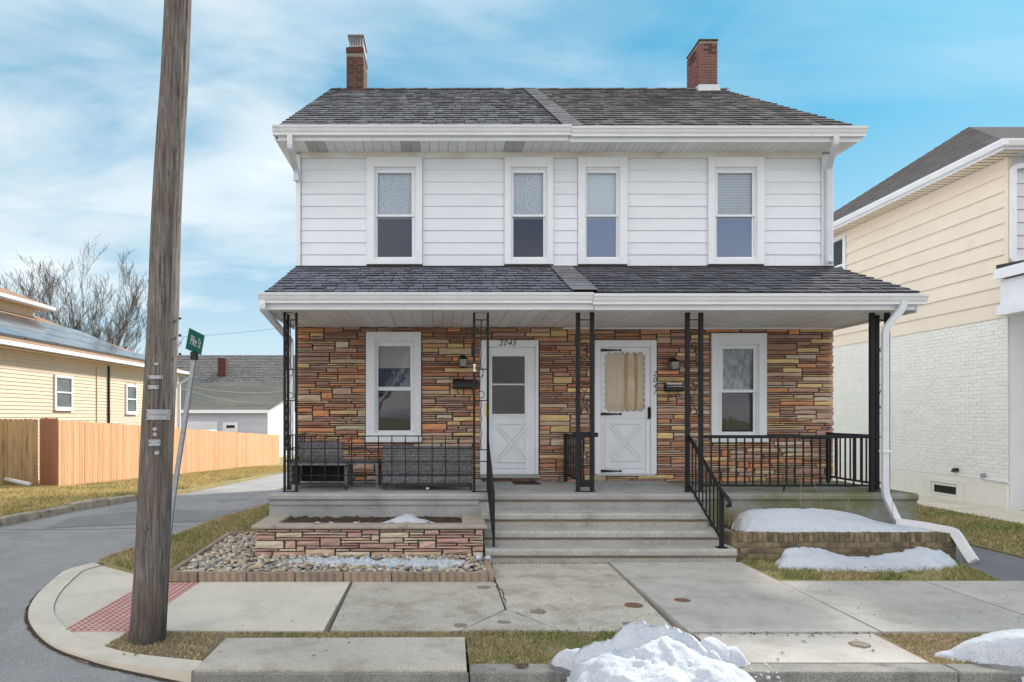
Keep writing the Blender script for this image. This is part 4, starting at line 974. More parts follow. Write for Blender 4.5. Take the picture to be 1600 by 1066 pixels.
# porch slab ----------------------------------------------------------
SX0, SX1, SY = -2.33, 6.43, 9.2
def nose(x0,x1,yf,yb,zt,zb,r=.035,over=.03,m='stepconc',name='step',parent=None,riser=None):
    """step: riser block with rounded nosing that overhangs"""
    pts = [(yb,zt)]; th = .085
    for k in range(7):
        a = math.pi/2+math.pi/2*k/6; pts.append((yf-over+r+math.cos(a)*r, zt-r+math.sin(a)*r))
    pts += [(yf-over, zt-th+.012),(yf-over+.012,zt-th),(yf,zt-th-.004),(yf,zb),(yb,zb)]
    return obj(name, M().prismX(pts[::-1],x0,x1), MT[m], parent)
fl = nose(SX0,3.55,SY+.03,YW+.06,ZF,-.1,m='porchconc',name='porch_floor',parent=house); fl2 = nose(3.551,SX1,SY+.03,YW+.06,ZF,-.1,m='mossconc',name='porch_floor',parent=house)
obj('slab_lip', M().cbox(SX0+.02,.5,SY+.012,SY+.029,ZF-.155,ZF-.105,.006), MT['porchconc'], house)
steps = thing('front_steps', (2.0,8.6,0), 'four wide exposed-aggregate concrete steps up to the porch', 'steps')
nose(.53,3.57,8.27,9.215,.172,-.1,name='step',parent=steps); nose(.53,3.50,8.57,9.214,.338,.16,name='step',parent=steps); nose(.53,3.46,8.87,9.213,.519,.33,name='step',parent=steps)

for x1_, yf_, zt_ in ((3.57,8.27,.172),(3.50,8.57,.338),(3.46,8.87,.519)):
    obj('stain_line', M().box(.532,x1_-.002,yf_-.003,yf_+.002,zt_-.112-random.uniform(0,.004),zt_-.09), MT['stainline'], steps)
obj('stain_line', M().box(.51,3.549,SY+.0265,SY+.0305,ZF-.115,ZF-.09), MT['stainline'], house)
# iron columns ----------------------------------------------------------
def bar(g, x,y,z0,z1,w_=.02,d=None): d = d or w_; g.box(x-w_/2,x+w_/2,y-d/2,y+d/2,z0,z1)
def scroll(g, cx_,cy_,z0,z1,w_,r=.005):
    """S-shaped scroll in the XZ plane: two curls joined by a diagonal"""
    pts = []; rr = w_*.45
    for k in range(12): a = math.pi*1.9-k/11*math.pi*1.6; q = rr*(.45+.55*k/11); pts.append((cx_+q*math.cos(a), cy_, z1-rr+q*math.sin(a)))
    for k in range(12): a = math.pi*.7+math.pi*.3 - (11-k)/11*math.pi*0 - k/11*math.pi*1.6; q = rr*(1-.55*k/11); pts.append((cx_-q*math.cos(a)*-1, cy_, z0+rr+q*math.sin(a)))
    g.tube(pts,r,5)
def twist(g, x,y,z0,z1,w_=.014):
    n = int((z1-z0)/.03); pts = [(x+math.cos(k*.9)*.004,y+math.sin(k*.9)*.004,z0+(z1-z0)*k/n) for k in range(n+1)]; g.tube(pts,w_*.6,4)
def column(x0,x1,y,bw,levels,curl,label,thick=False,side=0):
    c_ = part('iron_column', house); c_['label'] = label
    zb, zt = ZF, WZ(487,y)+.01
    xs = [x0+bw/2, x1-bw/2]
    for x in xs: obj('upright', M().box(x-bw/2,x+bw/2,y-bw/2,y+bw/2,zb,zt), MT['iron'], c_)
    for L_ in levels:
        obj('cross_bar', M().box(x0+bw,x1-bw,y-.006,y+.006,L_-.007,L_+.007), MT['iron'], c_)
        if side: obj('cross_bar', M().box(side-.006,side+.006,y+bw/2,y+.2,L_-.007,L_+.007), MT['iron'], c_)
    if side: obj('upright', M().box(side-bw/2,side+bw/2,y+.2,y+.2+bw,zb,zt), MT['iron'], c_)
    obj('top_plate', M().box(x0-.005,x1+.005,y-bw/2-.004,y+bw/2+.004,zt,zt+.012), MT['iron'], c_)
    obj('foot_plate', M().box(x0-.015,x1+.015,y-.04,y+.04,zb,zb+.008), MT['iron'], c_)
    if 0: g = M(); g.box(x0-.005,x1+.005,y-bw/2-.004,y+bw/2+.004,zt,zt+.012); g.box(x0-.015,x1+.015,y-.04,y+.04,zb,zb+.008)
    g = M(); cx_ = (x0+x1)/2
    if not thick:
        twist(g,cx_,y,levels[2],levels[1]); twist(g,cx_,y,levels[4],levels[3])
        if side: twist(g,side,y+.11,levels[2],levels[1]); twist(g,side,y+.11,levels[4],levels[3])
        scroll(g,cx_,y,levels[3],levels[2],(x1-x0-2*bw),.006)
    else:
        w2 = x1-x0-2*bw
        for (za,zb2) in curl[1:]:
            g_ = M(); scroll(g_,cx_,y,za,zb2,w2,.006); obj('scroll', g_, MT['iron'], c_, smooth=True)
        scroll(g,cx_,y,curl[0][0],curl[0][1],w2,.006)
        
        for za_, zb_2 in ((2.85,2.55),(2.1,1.75)): obj('brace', M().tube([(x0+bw,y,za_),(x1-bw,y,zb_2)],.005,4), MT['iron'], c_)
    obj('scroll', g, MT['iron'], c_, smooth=True)
    return c_
yc = 9.45; k_ = F/yc
def cz(py): return H+(VY-py)/k_
lv = [cz(488),cz(500),cz(577),cz(626),cz(703),cz(721)]
column(WX(443,yc),WX(465,yc),yc,.032,lv,None,'ornate black iron corner column at the left end of the porch',side=WX(443,yc)+.016)
column(WX(739,yc),WX(764,yc),yc,.032,lv,None,'ornate black iron column beside the left door')
column(WX(900,yc),WX(928,yc),yc,.054,[cz(500),cz(683),cz(755)],[(cz(650),cz(600)),(cz(575),cz(535))],'thick black iron column between the two doors',True)
column(WX(1071,yc),WX(1098,yc),yc,.054,[cz(500),cz(683),cz(755)],[(cz(650),cz(600)),(cz(575),cz(535))],'thick black iron column right of the right-hand door',True)
cc = column(WX(1359,yc),WX(1389,yc),yc,.054,[cz(500),cz(683),cz(755)],[(cz(650),cz(600)),(cz(575),cz(535))],'thick black iron corner column at the right end of the porch',True,side=WX(1389,yc)-.027)
g = M(); g.cbox(WX(740,yc)-.005,WX(740,yc)+.028,yc-.024,yc-.017,cz(581),cz(569),.006); obj('number_tag', g, MT['white'], house)
text_obj('0', .05, house, MT['black'], (WX(741.5,yc),yc-.0245,cz(577)), name='tag_digit', ext=.0005)
# railings --------------------------------------------------------------
def railing(loc, label):
    return thing('iron_railing', loc, label, 'railing', 'black iron railings of the porch')
def sticks(parent, name, pts, w_, bars):
    g0 = None
    for (x,y,z0,z1) in bars: obj(name, M().box(x-w_/2,x+w_/2,y-w_/2,y+w_/2,z0,z1), MT['iron'], parent)
yr = 9.45
r1 = railing((-.8,yr,ZF),'grid-like black railing in front of the wicker seats')
xa, xb = WX(466,yr), WX(738,yr)
for py in (681.5,701,722,743,756): obj('rail', M().box(xa,xb,yr-.009,yr+.009,cz(py)-.007,cz(py)+.007), MT['iron'], r1)
nb = 13
for i_ in range(1,nb): x = xa+(xb-xa)*i_/nb; obj('picket', M().box(x-.007,x+.007,yr-.018,yr-.0095,cz(756)-.007,cz(681.5)+.007), MT['iron'], r1)
r2 = railing((-2.2,10.2,ZF),'short side railing at the left end of the porch')
xs_l = WX(443,yc)+.016
for py in (681.5,703,722,756): obj('rail', M().box(xs_l-.009,xs_l+.009,yc+.24,YW-.02,cz(py)-.007,cz(py)+.007), MT['iron'], r2)
for i_ in range(7): y = yc+.35+i_*.17; obj('picket', M().box(xs_l-.008,xs_l+.008,y-.008,y+.008,cz(756),cz(681.5)), MT['iron'], r2)
r3 = railing((1.93,10.2,ZF),'dividing railing running from the wall to the column between the doors')
xd = WX(914,yc)
for py in (683,755): obj('rail', M().box(xd-.02,xd+.02,yc+.03,YW-.06,cz(py)-.012,cz(py)+.012), MT['iron'], r3)
obj('post', M().box(xd-.025,xd+.025,YW-.1,YW-.05,ZF,cz(681)), MT['iron'], r3)
for i_ in range(10): y = yc+.13+i_*.135; obj('picket', M().box(xd-.009,xd+.009,y-.009,y+.009,cz(755),cz(683)), MT['iron'], r3)
obj('plate', M().box(xd-.18,xd+.18,yc-.008,yc+.008,cz(683)-.0,cz(676)), MT['iron'], r3); g = M(); g.box(xd-.12,xd+.12,yc-.0085,yc+.0085,cz(761),cz(750)); obj('plate', g, MT['iron'], r3)
r4 = railing((4.7,yr,ZF),'long plain railing along the right half of the porch front')
xa, xb = WX(1098,yr), WX(1360,yr)
obj('rail', M().cbox(xa,xb,yr-.02,yr+.02,cz(685),cz(680),.004), MT['iron'], r4); obj('rail', M().cbox(xa,xb,yr-.012,yr+.012,cz(760.5),cz(757),.003), MT['iron'], r4)
nb = 20
for i_ in range(1,nb): x = xa+(xb-xa)*i_/nb; obj('picket', M().box(x-.009,x+.009,yr-.009,yr+.009,cz(758),cz(684)), MT['iron'], r4)
obj('foot', M().box(WX(1225,yr)-.01,WX(1225,yr)+.01,yr-.01,yr+.01,ZF,cz(757)), MT['iron'], r4)
r5 = railing((6.1,10.2,ZF),'side railing running back to the wall at the right end of the porch')
xs_r = WX(1389,yc)-.027
obj('rail', M().cbox(xs_r-.02,xs_r+.02,yc+.26,YW-.1,cz(685),cz(680),.004), MT['iron'], r5); obj('rail', M().cbox(xs_r-.012,xs_r+.012,yc+.26,YW-.1,cz(760.5),cz(757),.003), MT['iron'], r5)
for i_ in range(9): y = yc+.33+i_*.13; obj('picket', M().box(xs_r-.009,xs_r+.009,y-.009,y+.009,cz(758),cz(684)), MT['iron'], r5)
obj('post', M().box(xs_r-.027,xs_r+.027,YW-.14,YW-.09,ZF,cz(679)), MT['iron'], r5)
def stair_rail(x, label, tilt, ornate):
    r = railing((x,8.8,.2),label)
    p0 = Vector((x,yc-.03,cz(683))); p1 = Vector((x+tilt*.3,8.33,.86))
    top = [p0,p1] + ([p1+Vector((.02,-.10,-.055)),p1+Vector((.03,-.16,-.10)),p1+Vector((.03,-.17,-.15)),p1+Vector((.02,-.13,-.16))] if not ornate else [])
    obj('handrail', M().tube(top,.024 if not ornate else .014,8,square=False), MT['iron'], r, smooth=True)
    b0 = Vector((x,yc-.03,ZF+.09)); b1 = Vector((x+tilt*.3,8.33,.27))
    obj('rail', M().tube([b0,b1],.012,4,square=True), MT['iron'], r)
    n = 9
    for i_ in range(1,n):
        t = i_/n; a = p0.lerp(p1,t); b = b0.lerp(b1,t)
        obj('picket', M().box(a.x-.008,a.x+.008,a.y-.008,a.y+.008,b.z,a.z), MT['iron'], r)
    nw = .045 if not ornate else .03
    obj('newel_post', M().box(p1.x-nw/2,p1.x+nw/2,p1.y-nw/2-.0,p1.y+nw/2,.172,p1.z-.0), MT['iron'], r)
    obj('base_plate', M().cbox(p1.x-.06,p1.x+.06,p1.y-.06,p1.y+.06,.172,.182,.002), MT['iron'] if not ornate else MT['galv'], r)
    if ornate:
        g = M()
        for k in range(5):
            t = (k+.5)/5; a = p0.lerp(p1,t); b = b0.lerp(b1,t); zc_ = (a.z+b.z)/2
            for s_ in (-1,1): g.tube([(x,a.y+s_*.06*math.cos(q*.5)*(1-q/16),zc_+s_*.14+.06*math.sin(q*.5)*(1-q/16)) for q in range(13)],.005,4)
        obj('scroll', g, MT['iron'], r)
    return r
stair_rail(WX(1078,yc-.03)-.01,'plain black handrail down the right side of the steps with a curled end',.0,False)
stair_rail(WX(763,yc-.03)-.01,'ornate black handrail down the left side of the steps, seen edge-on',0,True)

# downspouts --------------------------------------------------------------
def spout(name, pts, label, m='downspout', w_=.04, d=.028, parent=house):
    # round the corners
    P = [Vector(p) for p in pts]; q = [P[0]]
    for i_ in range(1,len(P)-1):
        a = P[i_]+(P[i_-1]-P[i_]).normalized()*.05; b = P[i_]+(P[i_+1]-P[i_]).normalized()*.05
        q += [a,(a+b)/2*.5+P[i_]*.5,b]
    q.append(P[-1])
    g = M(); g.tube(q,d,4,square=True,ry=w_)
    o = obj(name, g, MT[m], parent)
    if label: o['label'] = label
    return o
zup = WZ(208,10.4)
spout('downspout', [(WX(453,10.42),10.42,zup),(WX(453,10.42),10.42,zup-.22),(XL+.02,YW-.05,5.72),(XL+.02,YW-.05,5.55)], 'short upper downspout elbow, left end')
spout('downspout', [(WX(1306,10.42),10.42,zup),(WX(1306,10.42),10.42,zup-.15),(wx(1291),YW-.06,5.75),(wx(1291),YW-.06,4.30),(wx(1291),YW-.12,4.22)], 'upper downspout at the right corner')
zl = WZ(470,9.07)
spout('downspout', [(WX(410,9.06),9.06,zl),(WX(410,9.06),9.06,zl-.10),(WX(459,YW-.3)-.05,YW-.3,2.95),(WX(459,YW-.3)-.05,YW-.3,.3)], 'lower downspout at the left end of the porch', m='trim')
dr = spout('downspout', [(WX(1412,9.06),9.06,zl),(WX(1410,9.06),9.06,zl-.10),(WX(1383,9.1),9.10,2.93),(WX(1383,9.1),9.10,.86),(WX(1384,9.1),9.10,.72),(WX(1400,9.05),9.02,.40),(WX(1402,9.0)+.04,8.98,.36)], 'lower downspout at the right end of the porch')
obj('strap', M().box(WX(1383,9.1)-.055,WX(1383,9.1)+.055,9.055,9.145,WZ(707,9.1),WZ(703,9.1)), MT['downspout_w'], dr)
spout('downspout_extension', [(WX(1400,9.0),8.98,.385),(WX(1440,8.75),8.76,.375),(WX(1492,8.45),8.45,.345),(WX(1512,8.3),8.32,.14),(WX(1522,8.2),8.2,.03)], 'white drain pipe lying over the brick planter', 'downspout_w', .05,.036)

# fixtures on the wall ------------------------------------------------------
def lantern(px, py, label):
    x = wx(px); z = wz(py); t = thing('wall_lantern', (x,YW,z), label, 'lamp', 'lanterns beside the doors')
    obj('back_plate', M().cbox(x-.035,x+.035,YW-.03,YW-.012,z-.01,z+.10,.006), MT['iron'], t)
    obj('arm', M().tube([(x,YW-.03,z+.06),(x,YW-.09,z+.085),(x,YW-.11,z+.06)],.008,6), MT['iron'], t)
    yc_ = YW-.11; g = M()
    def fr(z0,w0,z1,w1,gg):
        gg.add([(x-w0,yc_-w0,z0),(x+w0,yc_-w0,z0),(x+w0,yc_+w0,z0),(x-w0,yc_+w0,z0),(x-w1,yc_-w1,z1),(x+w1,yc_-w1,z1),(x+w1,yc_+w1,z1),(x-w1,yc_+w1,z1)],[(0,3,2,1),(4,5,6,7),(0,1,5,4),(1,2,6,5),(2,3,7,6),(3,0,4,7)])
    fr(z+.035,.078,z+.06,.03,g); fr(z+.06,.03,z+.085,.012,g); obj('lamp_roof', g, MT['iron'], t)
    g = M(); fr(z-.09,.045,z+.033,.066,g); obj('lamp_glass', g, MT['lampglass'], t)
    g = M()
    for sx in (-1,1):
        for sy in (-1,1): g.tube([(x+sx*.047,yc_+sy*.047,z-.092),(x+sx*.069,yc_+sy*.069,z+.034)],.005,4)
    fr(z-.10,.04,z-.09,.05,g); fr(z+.025,.068,z+.036,.074,g); obj('lamp_frame', g, MT['iron'], t)
    return t
lantern(723,565,'small black wall lantern left of the left door'); lantern(1050,569,'small black wall lantern right of the right-hand door')
def mailbox(px0,px1,py0,py1,label,paper):
    x0,x1,z0,z1 = wx(px0),wx(px1),wz(py1),wz(py0); t = thing('mailbox',((x0+x1)/2,YW,z0),label,'mailbox','wall mailboxes')
    obj('box', M().prismX([(YW-.012,z0),(YW-.10,z0),(YW-.115,z0+.02),(YW-.11,z1-.03),(YW-.012,z1)],x0,x1), MT['black'], t)
    obj('lid', M().prismX([(YW-.012,z1+.012),(YW-.12,z1-.035),(YW-.125,z1-.055),(YW-.118,z1-.04),(YW-.012,z1+.002)],x0-.006,x1+.006), MT['black'], t)
    g = M()
    for x in (x0+.07,x1-.07): g.tube([(x,YW-.05,z0),(x,YW-.06,z0-.06),(x+.01,YW-.08,z0-.085),(x+.02,YW-.10,z0-.06)],.006,5)
    obj('hook', g, MT['iron'], t)
    if paper:
        p = obj('letter', M().add([(x0+.02,YW-.135,z1-.06),(x1-.012,YW-.135,z1-.06),(x1-.012,YW-.06,z1+.004),(x0+.02,YW-.06,z1+.004),(x0+.02,YW-.137,z1-.062),(x1-.012,YW-.137,z1-.062),(x1-.012,YW-.062,z1+.006),(x0+.02,YW-.062,z1+.006)],[(4,5,6,7),(0,1,5,4),(0,3,2,1),(3,7,6,2),(1,2,6,5),(0,4,7,3)]), MT['white'], None)
        tag(p,'white envelope left on top of the right-hand mailbox','letter')
        g = M(); g.box(x1-.045,x1-.03,YW-.1405,YW-.1385,z1-.056,z1-.038); g.box(x0+.04,x0+.10,YW-.1405,YW-.1385,z1-.056,z1-.053); obj('print', g, MT['black'], p)
mailbox(708,745,594,608,'flat black mailbox under the left lantern',False); mailbox(1037,1065,599,612,'black mailbox under the right lantern, holding a letter',True)
tag(obj('door_mat', M().prism([(1.12,10.45),(WX(845,10.45),10.45),(WX(836,10.85),10.86),(1.12,10.86)],ZF,ZF+.015), MT['mat']),'black rubber mat in front of the left door','door mat')

# wicker furniture ------------------------------------------------------
def weave(g, x0,x1,z0,z1,y,cell=.02,axis='x',tone=None):
    """strands that run over and under the stakes, real relief"""
    n = int((z1-z0)/cell); k = int((x1-x0)/(cell*1.5))
    for i_ in range(n):
        za, zb = z0+(z1-z0)*i_/n+.002, z0+(z1-z0)*(i_+1)/n-.002; ph = i_%2
        if i_%7 == 6: za += .003; zb -= .003
        prev = None; t = random.random()
        for q in range(k+1):
            xx_ = x0+(x1-x0)*q/k; o_ = .004 if (q+ph)%2 else -.004
            if prev:
                a,oa = prev; m_ = ((a+xx_)/2)
                P = [(a,y+oa,za),(xx_,y+o_,za),(xx_,y+o_,zb),(a,y+oa,zb)]
                if axis == 'y': P = [(yy_,xx__,zz_) for xx__,yy_,zz_ in P]
                if axis == 'z': P = [(xx__,zz_,yy_) for xx__,yy_,zz_ in P]
                g.add(P,[(0,1,2,3)],0,t*.5+random.random()*.5)
            prev = (xx_,o_)
def wick_panel(name,x0,x1,z0,z1,y0,y1,parent):
    g = M().cbox(x0+.006,x1-.006,y0+.008,y1-.008,z0+.006,z1-.006,.01,m=1); weave(g,x0+.006,x1-.006,z0+.004,z1-.004,y0+.002); weave(g,y0+.006,y1-.006,z0+.004,z1-.004,x0+.002,axis='y'); weave(g,y0+.006,y1-.006,z0+.004,z1-.004,x1-.002,axis='y'); weave(g,x0+.006,x1-.006,y0+.006,y1-.006,z1-.003,axis='z')
    return obj(name,g,[MT['wicker'],MT['wickerdk']],parent)
def frame_rod(g,pts,r=.014): g.tube(pts,r,6)
ls = thing('wicker_loveseat',(-.2,9.95,ZF),'grey woven wicker loveseat with its tall back turned to the street','sofa')
lx0,lx1 = WX(598,9.65),WX(738,9.65)
wick_panel('backrest',lx0,lx1,ZF+.09,ZF+.63,9.65,9.72,ls)
wick_panel('seat',lx0,lx1,ZF+.28,ZF+.38,9.725,10.35,ls)
for a,b in ((lx0,lx0+.07),(lx1-.07,lx1)): wick_panel('arm',a,b,ZF+.385,ZF+.60,9.725,10.33,ls)
for x in (lx0+.02,lx1-.02):
    for y in (9.67,10.32): obj('leg', M().cbox(x-.02,x+.02,y-.02,y+.02,ZF,ZF+.285 if y > 10 else ZF+.095,.004), MT['wickerdk'], ls)
g = M(); g.cbox(lx0+.04,lx1-.04,9.655,9.675,ZF+.05,ZF+.075,.004); obj('stretcher', g, MT['wickerdk'], ls)
obj('maker_badge', M().cbox(WX(668,9.64)-.022,WX(668,9.64)+.022,9.640,9.646,WZ(764.5,9.64),WZ(762,9.64),.003), MT['white'], ls)
# armless seat on the left: low bench frame with woven back
ar = thing('wicker_chair',(-1.8,10.0,ZF),'dark grey wicker seat with woven back in the left porch corner','chair')
ax0,ax1 = WX(455,9.9),WX(543,9.75)
wick_panel('backrest',WX(466,10.35),WX(535,10.35),ZF+.30,ZF+.66,10.38,10.46,ar)
wick_panel('seat',ax0,ax1,ZF+.34,ZF+.40,9.72,10.37,ar)
wick_panel('side_panel',ax1-.05,ax1,ZF+.06,ZF+.335,9.75,10.35,ar); wick_panel('side_panel',ax0,ax0+.05,ZF+.06,ZF+.335,9.75,10.35,ar)
for x in (ax0+.02,ax1-.02):
    for y in (9.74,10.34): obj('leg', M().cbox(x-.018,x+.018,y-.018,y+.018,ZF,ZF+.065,.004), MT['wickerdk'], ar)
obj('stretcher', M().cbox(ax0+.05,ax1-.05,9.76,9.78,ZF+.07,ZF+.09,.004), MT['wickerdk'], ar)
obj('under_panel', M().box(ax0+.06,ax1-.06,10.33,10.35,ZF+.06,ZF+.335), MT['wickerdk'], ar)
tb = thing('wicker_table',(-1.15,10.1,ZF),'small square wicker side table between chair and loveseat','side table')
tx0,tx1 = WX(541,9.95),WX(592,9.95)
wick_panel('top',tx0,tx1,ZF+.34,ZF+.40,9.9,10.4,tb)
for x in (tx0+.02,tx1-.02):
    for y in (9.92,10.38): obj('leg', M().cbox(x-.02,x+.02,y-.02,y+.02,ZF,ZF+.335,.004), MT['wicker'], tb)
g = M(); g.cbox(tx0+.04,tx1-.04,9.91,9.93,ZF+.1,ZF+.12,.004); obj('stretcher', g, MT['wickerdk'], tb)

# left planter ---------------------------------------------------------------
pl_ = thing('stone_planter',(-.9,8.7,0),'long low planter of pink and tan stone with concrete cap, left of steps','planter')
px0_,px1_ = -2.29,.525
g = M(); g.box(px0_+.03,px1_-.03,8.345,8.5,.0,.40); g.box(px0_+.03,px0_+.18,8.501,9.2,.0,.40); g.box(px1_-.18,px1_-.03,8.501,9.2,.0,.40)
pw = obj('wall', g, MT['mortar'], pl_)
stones(pw,px0_+.01,px1_-.01,.06,.395,8.32,[],uh=.034,uw=.036,limit=300,colf=lambda x,z: random.choices((2,5,7,4),(4,4,3,1))[0],depth=.03)
g = M()
for i_ in range(7): g.cbox(px0_+.005,px0_+.03,8.36+i_*.115,8.47+i_*.115,.07+(i_%3)*.10,.16+(i_%3)*.10,.006,.003,m=5 if i_%2 else 2)
obj('end_stones', g, STONE, pw)
obj('plinth', M().cbox(px0_+.0,px1_-.0,8.315,8.36,-.02,.055,.006,.002), MT['cap'], pl_)
for a,b,c,d in ((px0_-.02,px1_+.03,8.29,8.50),(px0_-.02,px0_+.26,8.501,9.22),(px1_-.26,px1_+.03,8.501,9.22)): obj('cap_stone', M().cbox(a,b,c,d,.401,.452,.012,.002), MT['cap'], pl_)
tag(obj('planter_soil', M().box(px0_+.2,px1_-.2,8.5,9.22,.2,.405), MT['soil']),'dark soil filling the stone planter','soil',kind='stuff')
heap('soil_clods',[(px0_+.22,8.52),(px1_-.28,8.52),(px1_-.28,9.2),(px0_+.22,9.2)],lambda x,y:(.40,.03+.02*noise.noise(Vector((x*9,y*9,0)))),.03,fine=.03,material=MT['soil'])['kind'] = 'stuff'
s_ = heap('snow_patch',[(WX(600,8.9),8.6),(WX(728,8.7),8.55),(WX(655,8.9),8.85),(WX(640,9.0),9.0),(WX(600,9),8.8)],lambda x,y:(.415,.075*math.exp(-((x-WX(638,8.8))/.22)**2)+.012),.02,seed=3,jag=.06)
tag(s_,'thin strip of snow on the soil of the stone planter','snow')
for px in (500,520,560,575):
    x = WX(px,8.8); heap('snow_patch_crumb',[(x-.05,8.6),(x+.05,8.6),(x+.04,8.68),(x-.04,8.68)],lambda x,y:(.42,.02),.012,seed=px,jag=.03,edge=.04,parent=s_)
# pebble bed with scalloped edging
eb = thing('bed_edging',(-1.3,7.4,0),'reddish scalloped concrete edging around the pebble bed','edging')
def edge_piece(p,q,zt=.095,w_=.06):
    p = Vector(p); q = Vector(q); d = (q-p); L = d.length; d.normalize(); n = Vector((d.y,-d.x)); k = max(2,int(L/.075)); pts = []
    for i_ in range(k):
        for j in range(5):
            s = (i_+j/5)*L/k; o_ = w_/2-.012+.026*math.sin(math.pi*j/5); pts.append(p+d*(s)+n*o_)
    pts.append(q+n*w_/2); pts += [q-n*w_/2, p-n*w_/2]
    pts = [tuple(v) for v in pts]
    g = M().prism(pts,-.05,zt-.012); cen = Vector((sum(a for a,b in pts)/len(pts),sum(b for a,b in pts)/len(pts)))
    g2 = [(cen.x+(a-cen.x)*.985, cen.y+(b-cen.y)*.93) for a,b in pts]; g.prism(g2,zt-.012,zt)
    obj('edging_block', g, MT['edging'], eb)
path = [(.53,7.36)] ; x = .50
fx = list(np.linspace(.50,-2.62,7))
for a,b in zip(fx[:-1],fx[1:]): edge_piece((b+.004,7.37),(a-.004,7.37))
edge_piece((-2.90,7.40),(-2.63,7.37))
edge_piece((.535,8.20),(.535,7.78)); edge_piece((.535,7.77),(.535,7.36))
yyy = np.linspace(7.46,9.9,5)
for a,b in zip(yyy[:-1],yyy[1:]): edge_piece((-2.95-(a-7.4)*.05,a+.004),(-2.95-(b-7.4)*.05,b-.004))
edge_piece((-3.05,9.93),(-2.7,9.93)); edge_piece((-2.69,9.93),(-2.36,9.93))
bedp = [(-2.90,7.41),(.495,7.41),(.495,8.24),(.40,8.33),(-2.26,8.33),(-2.34,9.9),(-3.02,9.9)]
tag(obj('bed_soil', M().prism(bedp,-.1,.035), MT['soil']),'soil under the river pebbles','soil',kind='stuff')
def ico():
    import bmesh; b = bmesh.new(); bmesh.ops.create_icosphere(b, subdivisions=1, radius=1); V = np.array([v.co[:] for v in b.verts]); b.verts.ensure_lookup_table()
    Fc = np.array([[v.index for v in f.verts] for f in b.faces]); b.free(); return V, Fc
IV, IF = ico()
def pebbles(name, poly, n, r0, r1, z):
    xs = [p[0] for p in poly]; ys = [p[1] for p in poly]
    P = np.column_stack([np.random.uniform(min(xs),max(xs),n),np.random.uniform(min(ys),max(ys),n)]); P = P[pip(P,poly)]; n = len(P)
    Vs = []; mi = []; tn = []
    for i_ in range(n):
        a = random.uniform(0,6.28); b = random.uniform(-.5,.5); r = random.uniform(r0,r1)**1.0
        Rm = np.array((Matrix.Rotation(a,3,'Z')@Matrix.Rotation(b,3,'X')))
        sc_ = np.array([r*random.uniform(1,1.45),r*random.uniform(.8,1.05),r*random.uniform(.5,.75)])
        Vs.append((IV*sc_)@Rm.T+[P[i_,0],P[i_,1],z+random.uniform(-.008,.035)])
        mi += [random.choices(range(6),(6,5,5,3,1,1.4))[0]]*len(IF); tn += [random.random()]*len(IF)
    Fc = (IF[None]+np.arange(n)[:,None,None]*len(IV)).reshape(-1,3)
    me = np_mesh(name,np.concatenate(Vs),Fc,PEB,np.array(tn),np.array(mi),smooth=True)
    return obj(name,me,None)
tag(pebbles('river_pebbles',bedp,5200,.019,.036,.052),'rounded river pebbles filling the bed in front of the stone planter','pebbles',kind='stuff')
def crumbs(base, cx0,cx1,cy0,cy1,n,z,r0=.012,r1=.035):
    g = M()
    for _ in range(n):
        x = random.uniform(cx0,cx1); y = random.uniform(cy0,cy1); r = random.uniform(r0,r1)
        g.add([(x+v[0]*r*random.uniform(.7,1.2),y+v[1]*r*random.uniform(.7,1.2),z+v[2]*r*.7) for v in IV],[tuple(f) for f in IF])
    return obj('snow_crumbs',g,MT['snow'],base,smooth=True,kind='stuff')
s1 = heap('snow_patch',[(WX(455,7.9),7.95),(WX(560,7.9),7.78),(WX(700,7.9),7.72),(WX(728,7.9),7.88),(WX(700,8.1),8.02),(WX(560,8.2),8.05),(WX(455,8.2),8.12)],lambda x,y:(.075,.028+.03*max(0,noise.noise(Vector((x*5,y*5,2))))),.018,seed=11,jag=.16,edge=.05,fine=.03)
tag(s1,'crusty patch of thin snow on the river pebbles','snow')
crumbs(s1,WX(450,8),WX(740,8),7.65,8.2,45,.09,.008,.022)
crumbs(s1,WX(745,8.1),WX(762,8.1),7.7,8.2,5,.12,.03,.045)

# right brick planter -----------------------------------------------------------
bp = thing('brick_planter',(5,8.8,0),'low yellow-brown brick planter heaped with snow, right of the steps','planter')
bx0,bx1,by = 3.60,6.38,8.46
g = M(); g.box(bx0+.008,bx1-.008,by+.008,by+.10,-.05,.32); g.box(bx0+.008,bx0+.10,by+.101,9.2,-.05,.32); g.box(bx1-.10,bx1-.008,by+.101,9.2,-.05,.32)
bw_ = obj('wall', g, MT['mortarl'], bp)
n = 44; bw1 = (bx1-bx0)/n
for i_ in range(n): obj('brick', M().cbox(bx0+i_*bw1+.003,bx0+(i_+1)*bw1-.003,by-random.uniform(0,.006),by+.19,.215,.33+random.uniform(-.004,.004),.005,.0015), MT['yellowbrick'], bw_)
for r_ in range(3):
    x = bx0-(r_%2)*.1
    while x < bx1-.02:
        a = max(x,bx0); b = min(x+.2,bx1)
        if b-a > .03: obj('brick', M().cbox(a+.004,b-.004,by-random.uniform(0,.004),by+.08,-.0+r_*.071+.004,(r_+1)*.071-.004,.005,.0015), MT['yellowbrick'], bw_)
        x += .2
for sx in (bx0,bx1-.1):
    for r_ in range(4):
        for q in range(3): obj('brick', M().cbox(sx-.003,sx+.1,by+.2+q*.18,by+.375+q*.18,r_*.078+.004,(r_+1)*.078-.004,.005,.0015), MT['yellowbrick'], bw_)
tag(obj('planter_soil', M().box(bx0+.1,bx1-.1,by+.19,9.2,.1,.31), MT['soil']),'damp soil in the brick planter','soil',kind='stuff')
